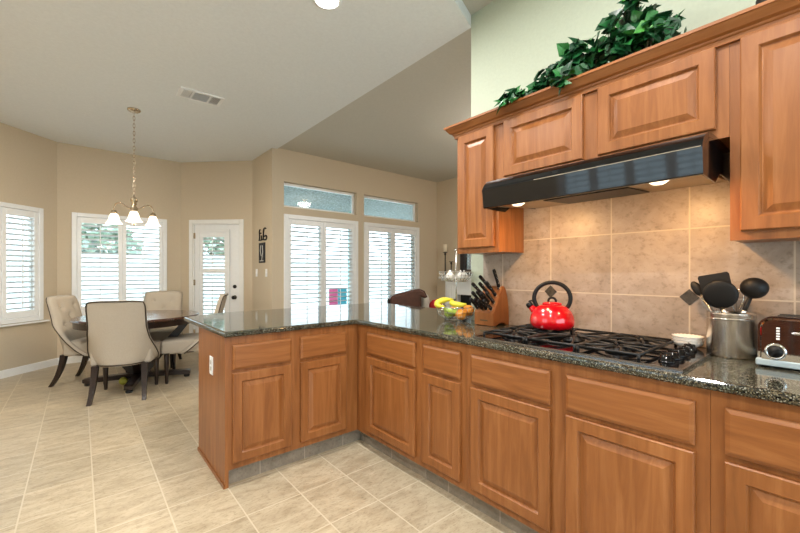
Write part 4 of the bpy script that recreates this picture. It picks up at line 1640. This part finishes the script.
def back_pt(tn, s, inner):
    z = 0.335 + 0.655 * s
    hw = half_w(s) - (0.028 if inner else 0)
    y = -0.255 - 0.13 * s ** 1.3
    c = abs(tn) ** 3.2
    y += wing(s) * c
    if inner:
        y += 0.085 - 0.055 * c
        z = 0.335 + 0.645 * s
        k = 1 - abs(tn)
        y += 0.012 * min(1, k * 4) * min(1, 4 * (1 - s))
    z += -0.014 * abs(tn) ** 6 * (1 if s > 0.9 else 0)
    return Vector((hw * tn, y, z))


def make_chair(label):
    t = thing('dining_chair', label, 'chair', (0, 0, 0), 0, 'dining chairs around the table')
    NT, NS = 24, 22
    bm = bmesh.new()
    g = [[[bm.verts.new(back_pt(-1 + 2 * i / NT, j / NS, inn)) for i in range(NT + 1)] for j in range(NS + 1)] for inn in (False, True)]
    for j in range(NS):
        for i in range(NT):
            for q in range(2):
                f_ = bm.faces.new((g[q][j][i], g[q][j][i + 1], g[q][j + 1][i + 1], g[q][j + 1][i]))
                f_.smooth = True
    for j in range(NS):
        for i in (0, NT):
            f_ = bm.faces.new((g[0][j][i], g[0][j + 1][i], g[1][j + 1][i], g[1][j][i]))
            f_.smooth = True
    for i in range(NT):
        for j in (0, NS):
            f_ = bm.faces.new((g[0][j][i], g[0][j][i + 1], g[1][j][i + 1], g[1][j][i]))
            f_.smooth = True
    # tufting dimples
    tufts = [(-0.11, 0.86), (0.11, 0.86), (0.0, 0.76), (-0.12, 0.66), (0.12, 0.66)]
    for j in range(NS + 1):
        for i in range(NT + 1):
            v_ = g[1][j][i]
            for (x, z) in tufts:
                d2 = (v_.co.x - x) ** 2 + (v_.co.z - z) ** 2
                v_.co.y -= 0.026 * math.exp(-d2 / 0.0014)
    bk = obj('backrest', bm, linen_m, t)
    for (x, z) in tufts:
        s_ = (z - 0.335) / 0.645
        p = back_pt(x / half_w(s_), s_, True)
        bm = bmesh.new()
        sphere(bm, (p.x, p.y - 0.018, p.z), 0.011, 10, (1, 0.55, 1))
        obj('button', bm, linen_m, bk)
    bm = bmesh.new()
    path = [back_pt(-0.97, j / 30, False) for j in range(0, 30)] + [back_pt(-0.97 + 1.94 * i / 16, 0.985, False) for i in range(17)] + [back_pt(0.97, j / 30, False) for j in range(29, -1, -1)]
    path = [p + Vector((0, -0.004, 0)) for p in path]
    tube(bm, path, 0.0058, 6)
    tube(bm, [back_pt(-0.97 + 1.94 * i / 20, 0.02, False) + Vector((0, -0.004, 0)) for i in range(21)], 0.0058, 6)
    obj('nailhead_trim', bm, nail_m, bk)
    bm = bmesh.new()
    box(bm, -0.255, 0.255, -0.17, 0.285, 0.335, 0.485, None, 0.022, 3)
    for v_ in bm.verts:
        if v_.co.z > 0.45:
            v_.co.z += 0.018 * (1 - (v_.co.x / 0.26) ** 2)
        v_.co.x *= 1.0 + 0.10 * (v_.co.y + 0.17) / 0.455
    for f_ in bm.faces:
        f_.smooth = True
    st = obj('seat', bm, linen_m, t)
    bm = bmesh.new()
    tube(bm, [(-0.272, 0.20, 0.345), (-0.281, 0.287, 0.345), (0.281, 0.287, 0.345), (0.272, 0.20, 0.345)], 0.005, 6)
    obj('nailhead_edging', bm, nail_m, st)
    for sx in (-1, 1):
        bm = bmesh.new()
        A = Matrix.Translation((sx * 0.232, 0.235, 0))
        lathe(bm, [(0, 0), (0.015, 0), (0.017, 0.02), (0.026, 0.30), (0.026, 0.336), (0, 0.336)], 12, A, True)
        obj('leg', bm, dark_wood, t)
        bm = bmesh.new()
        q = bezier([(sx * 0.205, -0.185, 0.345), (sx * 0.205, -0.20, 0.22), (sx * 0.212, -0.235, 0.10), (sx * 0.220, -0.305, 0.0)], 10)
        vsr = []
        for k, p in enumerate(q):
            r_ = 0.027 - 0.010 * k / 10
            vsr.append([bm.verts.new((p.x + a * r_, p.y + b2 * r_, p.z)) for a, b2 in ((-1, -1), (1, -1), (1, 1), (-1, 1))])
        for a, c in zip(vsr, vsr[1:]):
            for k in range(4):
                bm.faces.new((a[k], a[(k + 1) % 4], c[(k + 1) % 4], c[k]))
        bm.faces.new(vsr[0][::-1])
        bm.faces.new(vsr[-1])
        obj('leg', bm, dark_wood, t)
    return t


ch = make_chair('beige linen dining chair in front of the table, its nailhead back to the camera')


def face(fx, fy):
    return math.atan2(fy, fx) - PI / 2


ch.location = (0.365, 4.85, 0)
ch.rotation_euler = (0, 0, face(0.297, 0.955))
dup(ch, (0.13, 5.70, 0), face(0.86, -0.50), 'beige linen dining chair at the left of the table, tufted back in view')
dup(ch, (1.045, 5.12, 0), face(-0.95, 0.31), 'beige linen dining chair at the right of the table, partly behind the peninsula')
dup(ch, (0.80, 6.06, 0), face(-0.38, -0.92), 'beige linen dining chair at the far side of the table, before the window')

# ------------------------------------------------------------------ living room
# fireplace surround on the far wall
t = thing('fireplace', 'white fireplace surround with dark firebox on the living room wall', 'fireplace', (5.36, 4.3, 0))
Y0, Y1 = 3.25, 4.95
for y in (Y0, Y1 - 0.30):
    bm = bmesh.new()
    box(bm, 5.30, 5.4395, y, y + 0.30, 0, 1.10, None, 0.006, 1)
    for k in range(4):
        box(bm, 5.292, 5.3005, y + 0.045 + 0.06 * k, y + 0.075 + 0.06 * k, 0.15, 1.02)
    obj('pilaster', bm, trim_m, t, True)
bm = bmesh.new()
box(bm, 5.30, 5.4395, Y0 + 0.301, Y1 - 0.301, 0.85, 1.10)
obj('frieze', bm, trim_m, t, True)
bm = bmesh.new()
box(bm, 5.24, 5.4395, Y0 - 0.05, Y1 + 0.05, 1.1005, 1.14, None, 0.006, 1)
box(bm, 5.20, 5.4395, Y0 - 0.08, Y1 + 0.08, 1.1405, 1.18, None, 0.006, 1)
mant = obj('mantel_shelf', bm, trim_m, t, True)
bm = bmesh.new()
box(bm, 5.40, 5.4395, Y0 + 0.301, Y1 - 0.301, 0.0, 0.849)
obj('firebox', bm, ash_m, t, True)
MZ = 1.1805
for (y, hh, lab) in ((4.955, 0.60, 'tall black candlestick with cream candle on the mantel end'), (4.80, 0.42, 'shorter black candlestick beside the tall one on the mantel')):
    t = thing('candlestick', lab, 'candlestick', (5.31, y, MZ), 0, 'candlesticks on the mantel')
    bm = bmesh.new()
    hs = hh - 0.14
    lathe(bm, [(0, 0), (0.05, 0), (0.05, 0.012), (0.02, 0.03), (0.014, 0.08), (0.024, 0.10), (0.012, 0.12), (0.011, hs - 0.06), (0.022, hs - 0.04), (0.012, hs - 0.02), (0.046, hs - 0.004), (0.046, hs), (0, hs)], 16)
    obj('stand', bm, iron_m, t)
    if hh > 0.5:
        bm = bmesh.new()
        lathe(bm, [(0, hs + 0.0005), (0.036, hs + 0.0005), (0.036, hs + 0.15), (0, hs + 0.15)], 16)
        obj('candle', bm, candle_m, t)
t = thing('mantel_mirror', 'dark framed mirror standing on the white mantel', 'mirror', (5.41, 4.1, MZ))
bm = bmesh.new()
for bx in ((5.395, 5.4395, 4.53, 4.66, MZ, 2.05), (5.395, 5.4395, 3.54, 3.67, MZ, 2.05), (5.395, 5.4395, 3.671, 4.529, MZ, MZ + 0.13), (5.395, 5.4395, 3.671, 4.529, 1.92, 2.05)):
    box(bm, *bx)
obj('frame', bm, dark_wood, t, True)
bm = bmesh.new()
box(bm, 5.415, 5.42, 3.66, 4.54, MZ + 0.11, 1.94)
obj('glass', bm, mirror_m, t, True)

# leather lounge seat: its raised back stands at the left, the seat runs to the right
LS, LR = Vector((3.25, 3.67, 0)), math.radians(-41.5)
t = thing('leather_lounge_seat', 'brown leather lounge seat beyond the bar, before the right glass door', 'armchair', LS, LR)
bm = bmesh.new()
box(bm, -0.20, 1.05, 0.02, 0.72, 0.12, 0.44, None, 0.04, 3)
obj('seat', bm, leather_m, t)
bm = bmesh.new()
out = [(-0.235, 0.30), (0.15, 0.30), (0.155, 0.945), (0.20, 0.93), (0.235, 0.945), (0.20, 1.02), (0.14, 1.045), (0.05, 1.035), (-0.05, 1.008), (-0.14, 0.985), (-0.205, 0.965), (-0.235, 0.93)]
prism(bm, out, -0.13, 0.10, Matrix(((1, 0, 0, 0), (0, 0, 1, 0), (0, 1, 0, 0), (0, 0, 0, 1))))
bmesh.ops.recalc_face_normals(bm, faces=bm.faces[:])
bmesh.ops.bevel(bm, geom=[e for e in bm.edges if abs(e.verts[0].co.y - e.verts[1].co.y) < 1e-5], offset=0.022, segments=3, affect='EDGES')
obj('backrest', bm, leather_m, t)
bm = bmesh.new()
box(bm, -0.275, -0.236, -0.10, 0.60, 0.10, 0.925, None, 0.012, 2)
obj('side_panel', bm, dark_wood, t)
for x in (-0.15, 0.95):
    for y in (0.08, 0.64):
        bm = bmesh.new()
        box(bm, x - 0.03, x + 0.03, y - 0.03, y + 0.03, 0, 0.119)
        obj('foot', bm, dark_wood, t)


def cushion(name, label, mat, loc, rz, tilt, sz=0.42):
    bm = bmesh.new()
    n = 12
    for sgn in (1, -1):
        gg = [[bm.verts.new((sz * (i / n - .5), sgn * 0.075 * ((1 - (2 * i / n - 1) ** 4) * (1 - (2 * j / n - 1) ** 4)) ** 0.6, sz * (j / n))) for i in range(n + 1)] for j in range(n + 1)]
        for j in range(n):
            for i in range(n):
                f_ = bm.faces.new((gg[j][i], gg[j][i + 1], gg[j + 1][i + 1], gg[j + 1][i]))
                f_.smooth = True
    bmesh.ops.remove_doubles(bm, verts=bm.verts[:], dist=1e-4)
    o = obj(name, bm, mat)
    o.matrix_basis = Matrix.Translation(loc) @ Matrix.Rotation(rz, 4, 'Z') @ Matrix.Rotation(tilt, 4, 'X')
    return tag(o, label, 'cushion')


# ------------------------------------------------------------------ outside
bm = bmesh.new()
box(bm, -14, 22, 7.2, 34, -0.22, -0.10)
box(bm, 2.4, 22, 5.5, 7.2, -0.22, -0.10)
box(bm, -14, -1.95, -12, 7.2, -0.22, -0.10)
struct('ground_patio', bm, concrete_m)
bm = bmesh.new()
box(bm, 2.3, 9.0, 5.46, 9.2, 2.70, 2.82)
struct('ceiling_patio', bm, stucco_m)
for i, (x, y) in enumerate(((3.05, 8.9), (6.15, 8.9), (5.0, 7.6))):
    bm = bmesh.new()
    box(bm, x - 0.11, x + 0.11, y - 0.11, y + 0.11, -0.0995, 2.6995)
    box(bm, x - 0.15, x + 0.15, y - 0.15, y + 0.15, -0.0995, 0.12)
    tag(obj('patio_post', bm, teal_m), ['pale teal patio post outside the left glass door', 'pale teal patio post farthest right outside', 'pale teal patio post outside the right glass door'][i], 'post', 'patio roof posts outside')
bm = bmesh.new()
box(bm, -14, 22, 16, 16.1, -0.1, 1.9)
tag(obj('garden_fence', bm, fence_m), 'pale garden fence seen through the nook shutters', 'fence')


def tree(label, x, y, h, r):
    t = thing('garden_tree', label, 'tree', (x, y, -0.1), 0, 'trees beyond the garden fence')
    bm = bmesh.new()
    tube(bm, [(0, 0, 0), (0.05, 0, h * 0.5), (0, 0.05, h * 0.8)], [0.16, 0.11, 0.05], 8)
    obj('trunk', bm, bark_m, t)
    bm = bmesh.new()
    for k in range(500):
        v_ = Vector((random.gauss(0, 1), random.gauss(0, 1), random.gauss(0, 0.9)))
        v_ = v_.normalized() * r * random.uniform(0.5, 1)
        leaf(bm, Vector((v_.x, v_.y, h * 0.72 + v_.z * 0.9)), Vector((random.uniform(-1, 1), random.uniform(-1, 1), random.uniform(-1, .3))), Vector((random.uniform(-1, 1), random.uniform(-1, 1), 1)), 0.34)
    obj('crown', bm, tree_leaf_m, t, recalc=False)


tree('leafy green tree beyond the fence behind the chandelier window', 0.4, 18.6, 3.4, 1.5)
tree('leafy green tree beyond the fence left of the nook', -4.2, 18.6, 3.6, 1.6)
tree('leafy green tree beyond the fence behind the patio door', 4.6, 18.8, 3.6, 1.7)

for i, (x, y, rz, mat, lab) in enumerate(((3.98, 6.75, 2.4, pink_m, 'pink and blue patio chair outside the left glass door'), (2.98, 6.55, -2.2, blue_m, 'turquoise patio chair outside, by the edge of the left glass door'))):
    t = thing('patio_chair', lab, 'chair', (x, y, -0.10), rz, 'patio chairs outside')
    bm = bmesh.new()
    box(bm, -0.24, 0.24, -0.22, 0.22, 0.42, 0.45, None, 0.01, 1)
    obj('seat', bm, mat, t)
    for sx, mm in ((-1, blue_m), (1, mat)):
        bm = bmesh.new()
        box(bm, min(0, sx * 0.19) + 0.001, max(0, sx * 0.19) - 0.001, -0.25, -0.225, 0.50, 1.02, None, 0.012, 3)
        obj('back_panel', bm, mm, t)
    for sx in (-1, 1):
        for y_, hh in ((-0.23, 0.50), (0.20, 0.42)):
            bm = bmesh.new()
            tube(bm, [(sx * 0.22, y_, 0), (sx * 0.22, y_, hh)], 0.012, 8)
            obj('leg', bm, white_m, t)

LM = Matrix.Translation(LS) @ Matrix.Rotation(LR, 4, 'Z')
cushion('throw_pillow', 'red throw pillow peeking out left of the bananas', redcloth_m, LM @ Vector((0.375, 0.40, 0.442)), LR + math.radians(72), 0.0, 0.44)
cushion('throw_pillow', 'pale grey throw pillow between the leather back and the red pillow', greycloth_m, LM @ Vector((0.215, 0.36, 0.442)), LR + math.radians(84), 0.0, 0.52)
# unseen sideboard, added to give the toaster something dark to mirror
t = thing('sideboard', 'dark wood sideboard against the left wall, behind the camera', 'sideboard', (-1.5, 0.2, 0))
bm = bmesh.new()
box(bm, -1.735, -1.30, -0.55, 0.79, 0.08, 0.86, None, 0.004, 1)
obj('carcass', bm, dark_wood, t, True)
bm = bmesh.new()
box(bm, -1.735, -1.28, -0.57, 0.80, 0.8605, 0.885, None, 0.004, 1)
obj('top', bm, dark_wood, t, True)
for k in range(3):
    y = -0.53 + 0.44 * k
    bm = bmesh.new()
    box(bm, -1.2995, -1.285, y, y + 0.42, 0.12, 0.83, None, 0.004, 1)
    d = obj('door', bm, table_wood, t, True)
    bm = bmesh.new()
    sphere(bm, (-1.272, y + 0.36, 0.50), 0.012, 12)
    obj('knob', bm, iron_m, d, True)
bm = bmesh.new()
box(bm, -1.72, -1.32, -0.53, 0.77, 0, 0.0795)
obj('plinth', bm, dark_wood, t, True)
